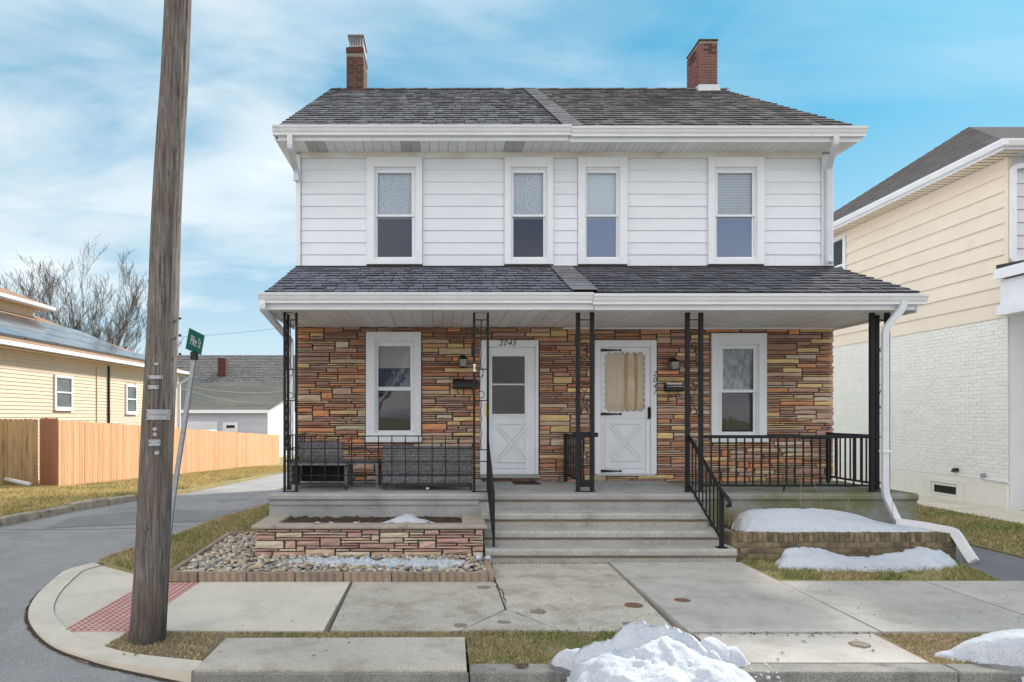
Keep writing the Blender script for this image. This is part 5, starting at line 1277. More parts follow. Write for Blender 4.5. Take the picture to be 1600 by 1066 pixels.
s2 = heap('snow_bank',[(3.80,8.56),(4.3,8.53),(5.2,8.52),(6.05,8.52),(6.28,8.6),(6.0,8.9),(5.6,9.14),(4.6,9.17),(3.95,9.12),(3.78,8.9)],
          lambda x,y:(.32,.20*math.exp(-((x-4.6)/1.0)**4)*min(1,max(.25,(y-8.45)/.45))+.045),.022,seed=21,jag=.03,edge=.16,fine=.003,lump=.05)
tag(s2,'smooth snow bank lying inside the brick planter','snow')
s3 = heap('snow_bank',[(WX(1207,8.0),7.93),(WX(1290,7.9),7.78),(WX(1400,7.8),7.78),(WX(1470,7.9),7.92),(WX(1492,8.1),8.02),(WX(1470,8.3),8.25),(WX(1430,8.4),8.38),(WX(1340,8.35),8.28),(WX(1260,8.4),8.4),(WX(1225,8.3),8.3)],
          lambda x,y:(.005,.22*min(1,max(.12,(y-7.75)/.5))*(.75+.25*math.cos((x-4.2)*3.6))),.022,seed=31,jag=.07,edge=.20,fine=.005,lump=.08)
tag(s3,'long snow bank on the grass in front of the brick planter','snow')
g = M()
for _ in range(30):
    x = random.uniform(3.72,3.9); y = random.uniform(8.6,9.1); h = random.uniform(.12,.3)
    g.tube([(x,y,.31),(x+random.uniform(-.05,.05),y,.31+h*.6),(x+random.uniform(-.09,.09),y-random.uniform(0,.05),.31+h)],.0028,3)
for x0_,h,dx_ in ((4.15,.30,-.28),(4.72,.62,.04),(5.05,.42,-.16),(4.9,.3,-.4),(5.35,.25,.02),(5.95,.22,-.02)):
    pass
dp = tag(obj('dead_plant', g, MT['deadplant']),'dry brown plant stems sticking up from the brick planter','plant')
for x0_,h,dx_ in ((4.15,.30,-.28),(4.72,.62,.04),(5.05,.42,-.16),(4.9,.3,-.4),(5.35,.25,.02),(5.95,.22,-.02)):
    obj('stem', M().tube([(x0_,9.0,.45),(x0_+dx_*.5,9.0,.5+h*.6),(x0_+dx_,8.98,.5+h)],.0035,3), MT['deadplant'], dp)
lf = M()
for _ in range(90):
    r_ = random.random()
    if r_ < .5: x, y, z = random.uniform(-2.4,3.4), random.uniform(4.95,5.62), .005
    elif r_ < .75: x, y, z = random.uniform(3.7,6), random.uniform(7.4,8.4), .03
    else: x, y, z = random.uniform(-4,-3.1), random.uniform(7.9,9.6), .03
    a = random.uniform(0,6.28); r = random.uniform(.012,.028); c_, s_a = math.cos(a)*r, math.sin(a)*r
    lf.add([(x-c_,y-s_a,z),(x+s_a*.5,y-c_*.5,z+.008),(x+c_,y+s_a,z+.004),(x-s_a*.5,y+c_*.5,z+.010)],[(0,1,2),(0,2,3)])
tag(obj('leaf_litter', lf, mat('litter',(.16,.09,.05),(.26,.17,.09),scale=20)), 'small dry brown leaves scattered in the kerbside grass', 'leaves', kind='stuff')
# big pile at the kerb
def dome(cx_,cy_,rx,ry,h): return lambda x,y: h*max(0,1-((x-cx_)/rx)**2-((y-cy_)/ry)**2)**.7 if ((x-cx_)/rx)**2+((y-cy_)/ry)**2 < 1 else 0
D = [dome(1.46,4.72,.40,.40,.31),dome(1.30,4.55,.48,.45,.23),dome(.95,4.86,.22,.16,.12),dome(1.95,4.93,.17,.15,.17),dome(2.10,4.92,.11,.12,.12),dome(1.72,4.52,.4,.3,.19)]
def base_z(x,y): return -.13 if y < 4.74 else .0
def sz(x,y):
    m_ = max(d(x,y) for d in D); b = -.13+.13*sm(4.68,4.76,y); return (b, max(m_, .03) + (.10 if y < 4.74 else 0)*(1-sm(4.6,4.74,y)*.0))
s4 = heap('snow_pile',[(.78,4.92),(.90,4.75),(.80,4.35),(1.1,4.1),(2.1,4.1),(2.2,4.45),(2.08,4.62),(1.98,4.72),(2.22,4.90),(2.14,5.02),(1.92,5.08),(1.76,4.98),(1.62,5.08),(1.40,5.12),(1.2,5.02),(.96,5.02)],sz,.014,seed=41,jag=.04,edge=.10,fine=.011,lump=.12)
tag(s4,'big lumpy snow pile on the kerb below the steps','snow')
crumbs(s4,2.0,2.35,4.55,4.9,14,.0,.008,.02)
D2 = [dome(4.35,4.95,.62,.42,.20),dome(4.9,4.9,.8,.5,.34),dome(4.15,4.6,.4,.3,.12)]
def sz2(x,y): b = -.13+.13*sm(4.68,4.76,y); return (b, max(max(d(x,y) for d in D2),.03)+(.10 if y < 4.74 else 0))
s5 = heap('snow_pile',[(3.68,5.10),(3.85,4.95),(4.1,4.84),(4.05,4.5),(4.3,4.2),(5.8,4.2),(5.8,5.3),(5.2,5.45),(4.4,5.32),(4.0,5.22)],sz2,.018,seed=51,jag=.05,edge=.12,fine=.008,lump=.10)
tag(s5,'snow pile by the kerb at the right edge','snow')
x, y = G0(815,1043); g = M(); pts = []
for k in range(10): a = k/10*6.28; r = .055 if k%2 else .028; pts.append((x+r*math.cos(a)*1.3,y+r*math.sin(a)*.8,.004+.016*abs(math.sin(a*1.5))))
g.add(pts+[(x,y,.03)],[(i_,(i_+1)%10,10) for i_ in range(10)]); tag(obj('dead_leaf', g, mat('dead_leaf',(.07,.035,.022),(.11,.06,.035),scale=30)),'curled brown dead leaf lying on the kerb','leaf')

# ================================================================ UTILITY POLE
up = thing('utility_pole',(-2.35,5.46,-.01),'tall weathered wooden utility pole leaning slightly right by the kerb','utility pole')
nz_, ns = 420, 72; Vp = []
for i_ in range(nz_+1):
    z = 9.5*i_/nz_; cx_ = -2.352+.0475*z; r = .132-.0062*z; r *= 1+.05*math.exp(-z*3)
    cx_ += .006*math.sin(z*1.3)+.004*math.sin(z*3.1)
    for k in range(ns):
        a = 2*math.pi*k/ns
        gr = noise.noise(Vector((math.cos(a)*7,math.sin(a)*7,z*.35)))*.006 + noise.noise(Vector((math.cos(a)*18,math.sin(a)*18,z*.8)))*.004
        if gr < -.0035: gr -= .005
        kn = 0
        for kz,ka in ((.95,4.6),(1.75,4.9),(3.05,4.75),(3.85,4.65),(4.2,4.5)):
            kn += .012*math.exp(-((z-kz)/.04)**2-((a-ka)/.2)**2)
        rr = r+gr+kn; Vp.append((cx_+rr*math.cos(a),5.46+rr*math.sin(a),z-.03))
Vp = np.array(Vp); idx = np.arange((nz_+1)*ns).reshape(nz_+1,ns); nxt = np.roll(idx,-1,1)
q = np.stack([idx[:-1],nxt[:-1],nxt[1:],idx[1:]],-1).reshape(-1,4)
shaft = obj('shaft', np_mesh('shaft',Vp,q,MT['pole'],smooth=True), None, up)
def pxz(px,py,Y=5.32): return WX(px,Y), WZ(py,Y)
def plate(px0,px1,py0,py1,m='tagmetal',name='tag_plate',hol=True):
    x0,z1 = pxz(px0,py0); x1,z0 = pxz(px1,py1); cx_ = -2.352+.0475*((z0+z1)/2); r = .132-.0062*((z0+z1)/2)+.006; g = M(); n = 6
    for s in range(n):
        a = x0+(x1-x0)*s/n; b = x0+(x1-x0)*(s+1)/n
        ya = 5.46-math.sqrt(max(r*r-(a-cx_)**2,1e-4))-.006; yb = 5.46-math.sqrt(max(r*r-(b-cx_)**2,1e-4))-.006
        g.add([(a,ya,z0),(b,yb,z0),(b,yb,z1),(a,ya,z1),(a,ya+.004,z0),(b,yb+.004,z0),(b,yb+.004,z1),(a,ya+.004,z1)],[(0,1,2,3),(3,2,6,7),(4,5,1,0),(0,3,7,4),(1,5,6,2)])
    o = obj(name,g,MT[m],up)
    if hol:
        g = M()
        for xh in (x0+.008,x1-.008):
            yh = 5.46-math.sqrt(max(r*r-(xh-cx_)**2,1e-4))-.009; g.box(xh-.004,xh+.004,yh,yh+.004,(z0+z1)/2-.004,(z0+z1)/2+.004)
        obj('nail',g,MT['black'],o)
    return o
plate(230.5,252,586.5,592); plate(230,246.5,602,608); plate(228,259,640,648); plate(227.5,258.5,648.8,656); plate(231.5,248,687,697)
def button(px,py,rpx):
    x,z = pxz(px,py); r = rpx/F*5.32; cx_ = -2.352+.0475*z; R_ = .132-.0062*z+.006; y = 5.46-math.sqrt(max(R_*R_-(x-cx_)**2,1e-4))
    obj('marker_button', M().tube([(x,y+.005,z),(x,y-.008,z),(x,y-.012,z)],r,12), MT['tagmetal'], up)
for a in ((241,670.5,3.2),(241,679,3.0),(243.5,708,3.4)): button(*a)
for px,py in ((271,494),(271,521),(271,551)):
    x,z = pxz(px,py); cx_ = -2.352+.0475*z; R_ = .132-.0062*z+.006; y = 5.46-math.sqrt(max(R_*R_-(x-cx_)**2,1e-4))
    obj('bolt_hole', M().tube([(x,y+.01,z),(x,y-.004,z)],.010,10), MT['black'], up)
x,z = pxz(245,569); obj('bolt', M().tube([(x,5.33,z),(x,5.30,z)],.012,6), MT['tagmetal'], up)
# street sign
sg = thing('street_sign',(-3.06,7.55,0),'small green street name sign on a bent leaning steel post','street sign')
P0 = Vector((-3.06,7.55,-.05)); yb_ = 7.55
ptsx = [(256,910),(262,858),(268,800),(276,742),(290,650),(303,562)]
pp = [(WX(a,yb_),yb_,WZ(b,yb_)) for a,b in ptsx]
obj('post', M().tube(pp,.031,4,square=False,ry=.031), MT['galv'], sg)
tx,tz = WX(303.5,yb_),WZ(557,yb_)
obj('bracket', M().cbox(tx-.035,tx+.035,yb_-.035,yb_+.035,tz-.04,tz+.05,.008), MT['black'], sg)
ca = math.atan2(WX(318,7.4)-WX(294,7.4), .9)
rotm = Matrix.Translation((tx+.012,yb_,tz+.16)) @ Matrix.Rotation(R(8),4,'Y') @ Matrix.Rotation(R(84),4,'Z') @ Matrix.Rotation(R(5),4,'Y')
g = M().cbox(-.19,.19,-.003,.003,-.115,.115,.002); g.v = [tuple(rotm@Vector(v)) for v in g.v]
pn = obj('name_plate', g, MT['green'], sg)
me = text_obj('Pike St', .15, pn, MT['white'], (0,0,0), name='lettering', ext=.0008).data
me.transform(rotm @ Matrix.Translation((0,-.0045,-.05)) @ Matrix.Diagonal((.62,1,1,1)))

# ================================================================ LEFT SIDE
# wooden fence
fn = thing('wooden_fence',(-9.87,28,-.5),'long orange cedar picket fence along the alley lawn','fence')
def picket_mesh(w_,h,t=.018,ear=.03):
    g = M(); p = [(0,0),(w_,0),(w_,h-ear),(w_-ear,h),(ear,h),(0,h-ear)]
    n=6; vs = [(0,x,z) for x,z in p]+[(t,x,z) for x,z in p]
    g.add(vs,[tuple(range(n))[::-1],tuple(n+i_ for i_ in range(n))]+[(i_,(i_+1)%n,n+(i_+1)%n,n+i_) for i_ in range(n)]); return mesh_of('picket',g,MT['pine'])
pm = picket_mesh(.130,1.83)
y = 17.62
while y < 41.5:
    b = G(y)-.02; o = obj('picket', pm, None, fn, loc=(-9.87-.02+random.uniform(-.004,.004),y,b+random.uniform(-.012,.012)))
    y += .141
g = M()
for yy_ in np.arange(17.7,41.5,2.4): g.box(-9.99,-9.90,yy_,yy_+.09,G(yy_)-.2,G(yy_)+1.75)
obj('fence_post', g, MT['pine'], fn)
for dz_ in (.3,.95,1.6):
    g = M()
    for yy_ in np.arange(17.7,41,2.4): g.add([(-9.93,yy_,G(yy_)+dz_),(-9.895,yy_,G(yy_)+dz_),(-9.895,yy_+2.4,G(yy_+2.4)+dz_),(-9.93,yy_+2.4,G(yy_+2.4)+dz_),(-9.93,yy_,G(yy_)+dz_+.09),(-9.895,yy_,G(yy_)+dz_+.09),(-9.895,yy_+2.4,G(yy_+2.4)+dz_+.09),(-9.93,yy_+2.4,G(yy_+2.4)+dz_+.09)],[(0,3,2,1),(4,5,6,7),(0,1,5,4),(1,2,6,5),(2,3,7,6),(3,0,4,7)])
    obj('fence_rail', g, MT['pine'], fn)
def picket_x(w_,h,m,t=.018,ear=.028):
    g = M(); p = [(0,0),(w_,0),(w_,h-ear),(w_-ear,h),(ear,h),(0,h-ear)]; n=6
    g.add([(x,0,z) for x,z in p]+[(x,t,z) for x,z in p],[tuple(range(n)),tuple(n+i_ for i_ in range(n))[::-1]]+[(i_,n+i_,n+(i_+1)%n,(i_+1)%n) for i_ in range(n)]); return mesh_of('picket',g,m)
fb = thing('wooden_fence',(-10.3,17.9,-.1),'short reddish-brown fence panel closing the corner of the cedar fence','fence')
pm2 = picket_x(.134,1.86,MT['pinebr'])
pm3 = picket_x(.134,1.86,MT['pineyl'])
A_ = Vector((-9.9,17.60)); B_ = Vector((-11.0,18.75)); n = 11
for i_ in range(n):
    p = A_.lerp(B_,(i_+1)/n); o = obj('picket', pm2, None, fb, loc=(p.x,p.y,-.14+random.uniform(-.01,.01)))
    o.matrix_basis = Matrix.Translation(o.location) @ Matrix.Rotation(math.atan2(A_.y-B_.y,A_.x-B_.x),4,'Z'); attach(o,fb)
fy = thing('wooden_fence',(-12,19.1,-.1),'weathered yellowish fence panel at the left edge, behind the white pipe','fence')
x = -11.2
for i_ in range(22):
    x -= .139; obj('picket', pm3, None, fy, loc=(x,18.95,-.16+random.uniform(-.01,.01)))
obj('fence_post', M().cbox(-11.12,-11.03,18.88,18.97,-.3,1.70,.006), MT['pinebr'], fy)
x,y = G0(0,748,.0); x2,y2 = G0(46,758,.0)
tag(obj('drain_pipe', M().tube([(x-1.2,y+.3,-.0),(x,y,.02),(x2,y2,.02)],.06,10), MT['downspout_w'], smooth=True),'white plastic drain pipe lying on the lawn before the fence','pipe')
# cream house
lh = thing('cream_house',(-13,25,0),'cream-sided house with brown roof and solar panels behind the fence','house')
hx = -12.7; y0h, y1h = 12.0, 32.9; ez = 3.78
lw = obj('wall', M().box(-24,hx-.03,y0h,y1h,-1,ez), MT['cream'], lh)
def win_l(yc_,z0,z1,w_):
    wd = obj('window', M(), MT['trim'], lh)
    g = M()
    for a,b,c,d in ((yc_-w_/2-.09,yc_-w_/2,z0-.09,z1+.09),(yc_+w_/2,yc_+w_/2+.09,z0-.09,z1+.09),(yc_-w_/2,yc_+w_/2,z1,z1+.09),(yc_-w_/2,yc_+w_/2,z0-.09,z0),(yc_-w_/2,yc_+w_/2,(z0+z1)/2-.025,(z0+z1)/2+.025)): g.cbox(hx-.02,hx+.05,a,b,c,d,.004)
    wd.data = mesh_of('window',g,MT['trim'])
    obj('pane', M().box(hx-.028,hx+.01,yc_-w_/2,yc_+w_/2,z0,z1), mat('far_pane',(.07,.085,.085),(.13,.14,.13),scale=2,rough=.1,spec=.7), wd)
    obj('sill', M().cbox(hx+.0,hx+.08,yc_-w_/2-.1,yc_+w_/2+.1,z0-.13,z0-.092,.004), MT['trim'], wd)
wy1 = F*12.7/(690-98.5); wy2 = F*12.7/(690-204.5)
win_l(wy1,WZ(636,wy1),WZ(591,wy1),.90); win_l(wy2,WZ(643,wy2),WZ(605,wy2),.80)
z = -.5; sd = part('siding', lh)
while z < ez-.1:
    spans = [(y0h,y1h)]
    for c_,w_,za,zb in ((wy1,.90,WZ(636,wy1),WZ(591,wy1)),(wy2,.80,WZ(643,wy2),WZ(605,wy2))):
        if z+.12 > za-.09 and z < zb+.09:
            ns_ = []
            for a,b in spans:
                if a < c_ < b: ns_ += [(a,c_-w_/2-.092),(c_+w_/2+.092,b)]
                else: ns_.append((a,b))
            spans = ns_
    for a,b in spans: obj('plank', M().add([(hx+.004,a,z),(hx+.004,b,z),(hx-.02,b,z+.125),(hx-.02,a,z+.125),(hx-.03,a,z),(hx-.03,b,z)],[(0,1,2,3),(4,5,1,0)]), MT['cream'], sd)
    z += .118
g = M(); g.cbox(hx-.03,hx+.02,y1h-.1,y1h+.02,-1,ez,.004); obj('corner_post', g, MT['trim'], lh)
ex = -12.25; Yc = 33.2; t = 6.5; pz = .44
V_ = [(ex,y0h-.4,ez+.1),(ex,Yc,ez+.1),(ex-t,Yc-t,ez+.1+pz*t),(ex-t,y0h-.4,ez+.1+pz*t),(ex-2*t,Yc,ez+.1),(ex-2*t,y0h-.4,ez+.1)]
obj('roof', M().add(V_,[(0,1,2,3),(1,4,2),(4,5,3,2)]), MT['brownroof'], lh)
obj('eave', M().box(hx-.02,ex,y0h,Yc,ez-.04,ez+.02), MT['cream'], lh)
obj('gutter', M().cbox(ex,ex+.11,y0h,Yc,ez-.02,ez+.115,.02), MT['trim'], lh)
obj('fascia', M().box(ex-.02,ex-.0,y0h,Yc,ez-.045,ez+.09), MT['cream'], lh)
# solar panels on the near slope: rows, each its own panel
sp_ = thing('solar_panels',(ex-1.5,24,4.6),'row of dark solar panels across the brown roof of the cream house','solar panel')
nx_,nz2 = -pz/math.hypot(1,pz)*-1, 1/math.hypot(1,pz)
for r_ in range(3):
    s0 = .55+r_*1.06
    for k in range(16):
        ya = 14.0+k*1.72; yb = ya+1.68
        if yb > Yc-s0-.95 or (r_ == 2 and k > 8): continue
        P = []
        for s,yy_ in ((s0,ya),(s0,yb),(s0+1.0,yb),(s0+1.0,ya)): P.append((ex-s*nz2+.10*nx_, yy_, ez+.1+s*nz2*pz+.10*nz2))
        Q = [(p[0]-.05*nx_,p[1],p[2]-.09) for p in P]
        obj('panel', M().add(P+Q,[(0,1,2,3),(0,4,5,1),(1,5,6,2),(3,7,4,0),(2,6,7,3)]), MT['solar'], sp_)
g = M().box(hx+.0,hx+.06,F*12.7/(690-169)-.04,F*12.7/(690-169)+.04,.9,ez-.1); obj('conduit', g, MT['black'], lh)
ym = F*12.7/(690-176); obj('meter_box', M().cbox(hx+.0,hx+.18,ym-.35,ym+.15,1.1,1.5,.02), MT['galv'], lh)
yd = F*12.7/(690-151); obj('conduit', M().box(hx,hx+.03,yd-.02,yd+.02,.9,ez-.2), MT['cream'], lh)
spout('downspout', [(ex+.05,Yc-.1,ez),(ex+.05,Yc-.1,ez-.12),(hx+.06,y1h+.05,ez-.45),(hx+.06,y1h+.05,-.8)], None, 'trim', .04,.04, lh)
# upper storey block
obj('upper_wall', M().box(-24,-16.5,14,27.6,4.9,6.15), MT['cream'], lh)
g = M(); g.add([(-16.0,13.6,6.25),(-16.0,28.15,6.25),(-19.5,24.6,7.8),(-19.5,13.6,7.8),(-23,28.15,6.25)],[(0,1,2,3),(1,4,2)]); obj('upper_roof', g, MT['brownroof'], lh)
obj('upper_eave', M().box(-16.5,-16.0,13.6,28.1,6.08,6.12), MT['cream'], lh); obj('upper_gutter', M().cbox(-16.0,-15.9,13.6,28.15,6.1,6.24,.02), MT['trim'], lh)
obj('upper_fascia', M().box(-16.02,-15.999,13.6,28.1,6.07,6.24), MT['trim'], lh)
# far garage and house
fg = thing('far_garage',(-14,48,-1.2),'low lilac-sided garage with green-grey roof and white doors beyond the fence','garage')
Yg = 46.0; gx0,gx1 = WX(270,Yg),WX(418,Yg); gz = WZ(641,Yg)
obj('wall', M().box(gx0-4,gx1,Yg+.03,Yg+9,-1.5,gz), MT['bluesiding'], fg)
g = M(); z = -1.2
while z < gz: g.add([(gx0-4,Yg,z),(gx1,Yg,z),(gx1,Yg+.03,z+.16),(gx0-4,Yg+.03,z+.16),(gx0-4,Yg+.03,z),(gx1,Yg+.03,z)],[(0,1,2,3),(4,5,1,0)]); z += .16
obj('siding_boards', g, MT['bluesiding'], fg)
zr = WZ(598,Yg+5)
obj('roof', M().add([(gx0-4,Yg-.3,gz),(gx1+.15,Yg-.3,gz),(gx1+1.9,Yg+5,zr),(gx0-4,Yg+5,zr),(gx1+.15,Yg+10,gz),(gx0-4,Yg+10,gz)],[(0,1,2,3),(3,2,4,5)]), MT['darkroof'], fg)
obj('eave_board', M().box(gx0-4,gx1+.15,Yg-.34,Yg-.3,gz-.2,gz+.02), MT['trim'], fg)
obj('gable_wall', M().add([(gx1+.02,Yg-.05,-1.5),(WX(460,Yg+5),Yg+5,-1.5),(WX(460,Yg+5),Yg+5,WZ(604,Yg+5)),(gx1+.02,Yg-.05,gz)],[(0,1,2,3)]), MT['coolwhite'], fg)
obj('garage_door', M().cbox(WX(285,Yg),WX(340,Yg),Yg-.03,Yg+.02,-1.2,WZ(659,Yg),.02), MT['coolwhite'], fg)
g = M()
for i_ in range(4): z_=-1.2+.5*i_; g.box(WX(286,Yg),WX(337,Yg),Yg-.045,Yg-.032,z_,z_+.46)
obj('door_panels', g, MT['coolwhite'], fg)
dd_ = obj('side_door', M().cbox(WX(348,Yg),WX(372,Yg),Yg-.05,Yg+.02,-1.2,WZ(660,Yg),.02), MT['trim'], fg)
obj('door_window', M().box(WX(354,Yg),WX(367,Yg),Yg-.06,Yg-.052,WZ(669,Yg),WZ(664.5,Yg)), MT['black'], dd_)
fh = thing('far_house',(-20,62,0),'distant house with long grey shingle roof and small red chimney','house')
Yf = 62.0
obj('wall', M().box(WX(240,Yf),WX(470,Yf),Yf+.4,Yf+12,-1.5,WZ(603,Yf)), MT['bluesiding'], fh)
zt_, zb_ = WZ(555,Yf+5), WZ(601,Yf)
shingle_slope('roof', fh, WX(200,Yf), WX(470,Yf), Yf, zb_, Yf+5, zt_, .32, .7, MT['oldroof'], th=.03)
obj('roof_backing', M().add([(WX(200,Yf),Yf,zb_-.05),(WX(470,Yf),Yf,zb_-.05),(WX(470,Yf),Yf+5,zt_-.05),(WX(200,Yf),Yf+5,zt_-.05)],[(0,1,2,3)]), MT['oldroof'], fh)
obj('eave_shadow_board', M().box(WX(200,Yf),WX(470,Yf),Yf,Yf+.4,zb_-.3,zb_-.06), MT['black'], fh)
obj('chimney', M().cbox(WX(341.5,Yf+1.5),WX(354,Yf+1.5),Yf+1.2,Yf+2.0,4.5,WZ(560,Yf+1.5),.03), MT['brick'], fh)
# parked car behind the fence
def car(loc):
    c_ = thing('parked_car',loc,'white car behind the cedar fence, only its roof showing','car'); x,y,z = loc
    prof = [(-2.1,.35),(-2.15,.75),(-1.9,.95),(-1.1,1.02),(-.5,1.42),(.9,1.44),(1.7,1.05),(2.15,.95),(2.2,.4)]
    obj('body', M().prismY([(x+a,z+b) for a,b in prof],y-.85,y+.85), MT['coolwhite'], c_)
    obj('windows', M().prismY([(x+a,z+b) for a,b in [(-.95,1.04),(-.45,1.36),(.85,1.38),(1.5,1.06)]],y-.86,y+.86), MT['black'], c_)
    for a in (-1.35,1.35):
        for s in (-.8,.8): obj('wheel', M().tube([(x+a,y+s-.1,z+.32),(x+a,y+s+.1,z+.32)],.32,16), MT['black'], c_)
car((WX(308,43.5),43.5,-.55))
# wires
def wire(p,q,sag,label,r=.007,m='black'):
    p = Vector(p); q = Vector(q); pts = [p.lerp(q,t/16)-Vector((0,0,sag*4*(t/16)*(1-t/16))) for t in range(17)]
    tag(obj('overhead_wire', M().tube(pts,r,4), MT[m]),label,'wire')
wire((WX(240,30),30,WZ(528,30)),(WX(470,30),30,WZ(508,30)),.1,'thin dark overhead wire crossing the sky above the far roof')
wire((WX(290,40),40,WZ(602,40)),(WX(440,36),36,WZ(612,36)),.2,'upper pale service wire in front of the green-grey roof',.014,'tagmetal')
wire((WX(282,38),38,WZ(606,38)),(WX(430,36),36,WZ(630,36)),.25,'lower pale service wire in front of the green-grey roof',.014,'tagmetal')
# trees
def tree(name, loc, h, label, seed, spread=.5, levels=6, r0=.2, dens=1.0, first=.12, minr=.007, upb=.28, steps=4):
    rnd = random.Random(seed); t = thing(name, loc, label, 'tree'); big = M(); small = M()
    def grow(p, d, L, r, lv):
        st = steps; pts = [p]; q = Vector(p); dd = Vector(d)
        for s in range(st):
            dd = (dd + Vector((rnd.uniform(-1,1),rnd.uniform(-1,1),rnd.uniform(-.6,1)))*.16 + Vector((0,0,upb*.25))).normalized(); q = q+dd*(L/st); pts.append(q.copy())
        r_end = max(r*.62,minr*.6)
        (big if lv <= 1 else small).tube(pts, r, 6 if lv < 2 else (4 if lv < 4 else 3), r_end, cap=False)
        if lv >= levels: return
        n = rnd.choice((3,4,4,5)) if lv > 0 else 7
        for k in range(int(n*dens+.5)):
            i_ = rnd.randint(1 if lv else 2, st); b = pts[i_]; t_ = i_/st
            ax = Vector((rnd.uniform(-1,1),rnd.uniform(-1,1),rnd.uniform(-.2,.5))).normalized()
            nd = (dd*(1-spread)+ax*spread*1.25+Vector((0,0,upb))).normalized()
            grow(b, nd, L*rnd.uniform(.52,.78), (r+(r_end-r)*t_)*rnd.uniform(.5,.68), lv+1)
        grow(pts[-1], dd, L*.72, r_end, lv+1)
    grow(Vector(loc), Vector((0,0,1)), h*first, r0, 0)
    obj('trunk', big, MT['bark'], t, smooth=True); obj('branches', small, MT['bark'], t)
    return t
def fan_tree(loc, label, seed):
    rnd = random.Random(seed); t = thing('bare_tree', loc, label, 'tree'); big = M(); small = M(); L0 = Vector(loc)
    def grow(p, d, L, r, lv):
        st = 5; pts = [Vector(p)]; dd = Vector(d).normalized(); side = Vector((rnd.uniform(-1,1),rnd.uniform(-1,1),rnd.uniform(-.2,1)))*.09
        for s in range(st):
            dd = (dd + side + Vector((rnd.uniform(-1,1),rnd.uniform(-1,1),rnd.uniform(-.5,1)))*.045).normalized(); pts.append(pts[-1]+dd*(L/st))
        (big if lv == 0 else small).tube(pts, r, 6 if lv < 1 else 3, max(r*.45,.008), cap=False)
        if lv >= 4 or L < .5: return
        n = (7,6,6,5)[lv]
        for k in range(n):
            f = (k+1+rnd.uniform(-.4,.3))/(n+.3); i_ = min(int(f*st),st-1); b = pts[i_].lerp(pts[i_+1], f*st-i_)
            ax = Vector((rnd.uniform(-1,1),rnd.uniform(-1,1),rnd.uniform(-.3,.8))).normalized()
            grow(b, dd*.72+ax*.46+Vector((0,0,.10)), L*rnd.uniform(.38,.62)*(1.1-f*.35), max(r*(1-.5*f)*.42,.008), lv+1)
    big.tube([L0, L0+Vector((.1,0,1.2)), L0+Vector((0,0,2.6))], .36, 8, .30)
    for k in range(14):
        a = k/13*2-1+rnd.uniform(-.1,.1)
        grow(L0+Vector((a*.3,rnd.uniform(-.3,.3),1.8+rnd.uniform(0,.9))), Vector((a*1.25+rnd.uniform(-.1,.1),rnd.uniform(-.8,.8),1.0)), 10.8*rnd.uniform(.78,1.0)*(1-.18*abs(a)), .07, 0)
    obj('trunk', big, MT['bark'], t, smooth=True); obj('branches', small, MT['bark'], t)
fan_tree((WX(112,50),50,-1.2), 'large leafless tree fanning out behind the cream house roof', 5)

# ================================================================ RIGHT NEIGHBOUR
nh_ = thing('neighbour_house',(12,15,0),'neighbouring house with cream siding over white painted brick','house')
NX = 10.7; NY0, NY1 = 12.9, 21.9; BZ0, BZ1, NZ = .53, 3.66, 6.72
obj('wall', M().box(NX+.03,22,NY0+.03,NY1,-.2,NZ), MT['whitemortar'], nh_)
obj('foundation', M().cbox(NX-.02,NX+.029,NY0-.0,NY1,-.2,BZ0-.004,.01), MT['foundation'], nh_)
bw = obj('brick_wall', M().box(NX+.003,NX+.0295,NY0+.031,NY1,BZ0,BZ1), MT['whitemortar'], nh_)
bl_, bh_ = .212, .076; bricks = []; r_ = 0; z = BZ0
while z < BZ1-.03:
    y = NY0-(r_%2)*bl_/2
    while y < 20.3:
        a = max(y,NY0)+.004; b = y+bl_-.006
        if b-a > .04: bricks.append((a,b,z+.003,min(z+bh_-.003,BZ1)))
        y += bl_
    z += bh_; r_ += 1
bricks.sort(key=lambda q: q[0]); rest = M(); cnt = 0
for a,b,c,d in bricks:
    xo = NX-.003-random.uniform(0,.007)
    vis = 13.0 < a
    if cnt < 300: obj('brick', M().cbox(xo,NX+.02,a,b,c,d,.006,.0025), MT['whitebrick'], bw); cnt += 1
    else: rest.cbox(xo,NX+.02,a,b,c,d,.006,.0025)
obj('far_bricks', rest, MT['whitebrick'], bw, kind='stuff')
ns_ = part('siding', nh_); z = BZ1; nr = 10; hh_ = (NZ-.06-BZ1)/nr
wn0, wn1, wnz0, wnz1 = 18.15, 19.1, 5.1, 6.5
for i_ in range(nr):
    za = BZ1+i_*hh_
    sp2 = [(NY0+.06,NY1)] if za+hh_ < wnz0-.1 else [(NY0+.06,wn0-.12),(wn1+.12,NY1)]
    for a,b in sp2: obj('plank', M().add([(NX-.025,a,za),(NX-.025,b,za),(NX+.008,b,za+hh_+.008),(NX+.008,a,za+hh_+.008),(NX+.03,a,za),(NX+.03,b,za),(NX-.022,a,za-.012),(NX-.022,b,za-.012)],[(3,2,1,0),(0,1,7,6),(6,7,5,4)]), MT['cream2'], ns_)
obj('corner_post', M().cbox(NX-.035,NX+.05,NY0-.03,NY0+.055,BZ1-.02,NZ-.05,.006), MT['cream2'], nh_)
wd = obj('window', M(), MT['trim'], nh_); g = M()
for a,b,c,d in ((wn0-.11,wn0,wnz0-.1,wnz1+.1),(wn1,wn1+.11,wnz0-.1,wnz1+.1),(wn0,wn1,wnz1,wnz1+.1),(wn0,wn1,wnz0-.1,wnz0),(wn0,wn1,5.78,5.83)): g.cbox(NX-.05,NX+.02,a,b,c,d,.004)
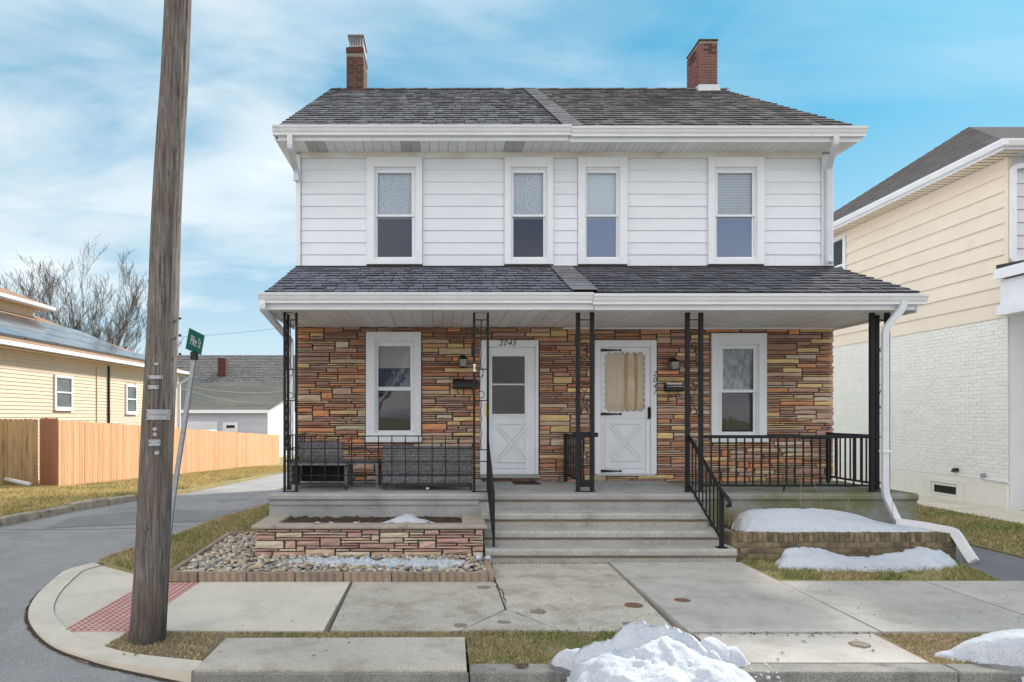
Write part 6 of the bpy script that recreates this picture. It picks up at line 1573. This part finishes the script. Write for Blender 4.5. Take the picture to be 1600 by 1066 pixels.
wd.data = mesh_of('window',g,MT['trim']); obj('pane', M().box(NX+.0,NX+.028,wn0,wn1,wnz0,wnz1), MT['pane'], wd)
bwn = obj('basement_window', M(), MT['trim'], nh_); g = M()
for a,b,c,d in ((13.97,14.09,-.01,.45),(14.88,15.0,-.01,.45),(14.09,14.88,.36,.45),(14.09,14.88,-.01,.09)): g.cbox(NX-.06,NX-.018,a,b,c,d,.004)
for a,b,c,d in ((14.10,14.16,.10,.35),(14.80,14.87,.10,.35),(14.16,14.80,.30,.35),(14.16,14.80,.10,.14)): g.cbox(NX-.035,NX-.019,a,b,c,d,.003)
bwn.data = mesh_of('basement_window',g,MT['foundation']); obj('pane', M().box(NX-.026,NX-.021,14.16,14.80,.14,.30), mat('dark_basement_pane',(.02,.022,.022),rough=.15), bwn)
obj('sill', M().cbox(NX-.12,NX-.02,13.93,15.04,-.07,-.012,.01), MT['foundation'], bwn)
obj('vent_cap', M().tube([(NX-.01,14.15,.66),(NX-.08,14.15,.66),(NX-.10,14.15,.62)],.045,8), MT['black'], nh_)
obj('hose_bib', M().tube([(NX-.01,13.45,.60),(NX-.06,13.45,.60)],.05,10), MT['galv'], nh_)
obj('conduit', M().tube([(NX-.03,13.5,.55),(NX-.03,13.0,.53),(NX-.03,12.85,.53)],.025,6), MT['coolwhite'], nh_)
# front of neighbour
obj('front_wall', M().box(NX+.031,22,NY0,NY0+.029,-.1,NZ), MT['coolwhite'], nh_)
g = M()
for i_ in range(10): z = BZ1+.55+i_*.245; g.add([(NX+.06,NY0-.03,z),(22,NY0-.03,z),(22,NY0-.002,z+.245),(NX+.06,NY0-.002,z+.245),(NX+.06,NY0,z),(22,NY0,z)],[(0,1,2,3),(4,5,1,0)])
obj('front_siding', g, MT['coolwhite'], nh_)
EX, EY = 10.25, 12.45; ezn = 6.80
Rr_ = Vector((13.4,17.35,9.12)); 
V_ = [(EX,EY,ezn),(24,EY,ezn),(24,17.35,9.12),tuple(Rr_),(EX,22.3,ezn),(24,22.3,ezn)]
nroof = obj('roof', M().add(V_,[(0,1,2,3),(0,3,4),(4,3,2,5)]), MT['shingle_br'], nh_)
# left hip as stepped shingle courses
g = M(); A0 = Vector((EX,EY,ezn)); B0 = Vector((EX,22.3,ezn)); n = 30
for i_ in range(n):
    t0_, t1_ = i_/n, (i_+1)/n+.01
    a,b = A0.lerp(Rr_,t0_),B0.lerp(Rr_,t0_); c,d = A0.lerp(Rr_,min(t1_,1)),B0.lerp(Rr_,min(t1_,1)); L = max(1,int((b-a).length/.3))
    for k in range(L):
        u0,u1 = k/L,(k+1)/L; tt = random.random(); up_ = Vector((-.008,0,.016))
        g.add([a.lerp(b,u0),a.lerp(b,u1),a.lerp(b,u1)+up_,a.lerp(b,u0)+up_,c.lerp(d,u1)+up_*.15,c.lerp(d,u0)+up_*.15],[(3,2,1,0),(5,4,2,3)],0,tt)
obj('shingles', g, MT['shingle_br'], nroof, kind='stuff')
obj('eave_soffit', M().box(EX+.02,NX+.03,EY+.02,22.2,NZ-.05,NZ-.03), MT['cream2'], nh_)
g = M()
for i_ in range(62): y = EY+.1+i_*.155; g.box(EX+.03,NX+.02,y,y+.012,NZ-.056,NZ-.0505)
obj('soffit_grooves', g, MT['mortarl'], nh_, kind='stuff')
obj('front_soffit', M().box(NX+.035,22,EY+.02,NY0,NZ-.05,NZ-.03), MT['soffit'], nh_)
obj('fascia', M().cbox(EX+.0,EX+.02,EY+.02,22.3,NZ-.08,ezn-.01,.003), MT['trim'], nh_); obj('fascia', M().cbox(EX+.0,22,EY,EY+.018,NZ-.08,ezn-.01,.003), MT['trim'], nh_)
obj('frieze', M().cbox(NX-.02,NX+.02,NY0+.06,NY1,NZ-.2,NZ-.056,.004), MT['cream2'], nh_)
obj('gutter', M().prismY([(EX-.002,ezn),(EX-.11,ezn),(EX-.11,ezn-.03),(EX-.075,ezn-.11),(EX-.002,ezn-.12)],EY-.11,22.3), MT['trim'], nh_)
obj('gutter', M().prismX([(EY-.002,ezn),(EY-.11,ezn),(EY-.11,ezn-.03),(EY-.075,ezn-.11),(EY-.002,ezn-.12)],EX+.0,22), MT['trim'], nh_)
spout('downspout', [(12.0,EY-.03,ezn-.1),(12.0,EY-.03,ezn-.2),(WX(1583,12.82),12.82,6.45),(WX(1583,12.82),12.82,4.75),(WX(1590,12.82),12.80,4.62),(WX(1600,12.82)+.3,12.78,4.6)], 'white downspout on the neighbour front', 'trim', .045,.035, nh_)
npz = part('porch_roof', nh_)
obj('porch_gutter', M().prismX([(10.6,4.50),(10.45,4.50),(10.50,4.36),(10.6,4.36)],10.40,22), MT['trim'], npz)
obj('porch_cover', M().prismX([(10.6,4.48),(NY0-.031,4.62),(NY0-.031,4.36),(10.6,4.34)],10.45,22), MT['black'], npz)
obj('porch_fascia', M().box(10.40,10.449,10.6,NY0-.031,4.34,4.53), MT['trim'], npz)
obj('porch_beam', M().cbox(10.52,10.72,10.7,NY0-.032,3.86,4.338,.01), MT['trim'], npz)
obj('porch_beam', M().cbox(10.45,10.74,10.7,NY0-.032,3.66,3.855,.01), MT['trim'], npz)
obj('porch_ceiling', M().box(10.75,22,10.7,NY0-.032,4.30,4.33), MT['soffit'], npz)
obj('column', M().cbox(10.5,10.8,10.72,11.0,-.1,3.655,.02), MT['coolwhite'], npz)
# opposite side of the street: what the windows reflect
tree('street_tree', (-3.5,-10.5,-.1), 10, 'leafless tree across the street, behind the viewer', 9, .55, 5, .17, .9, .28, .008, .25)
print('stones', nst)
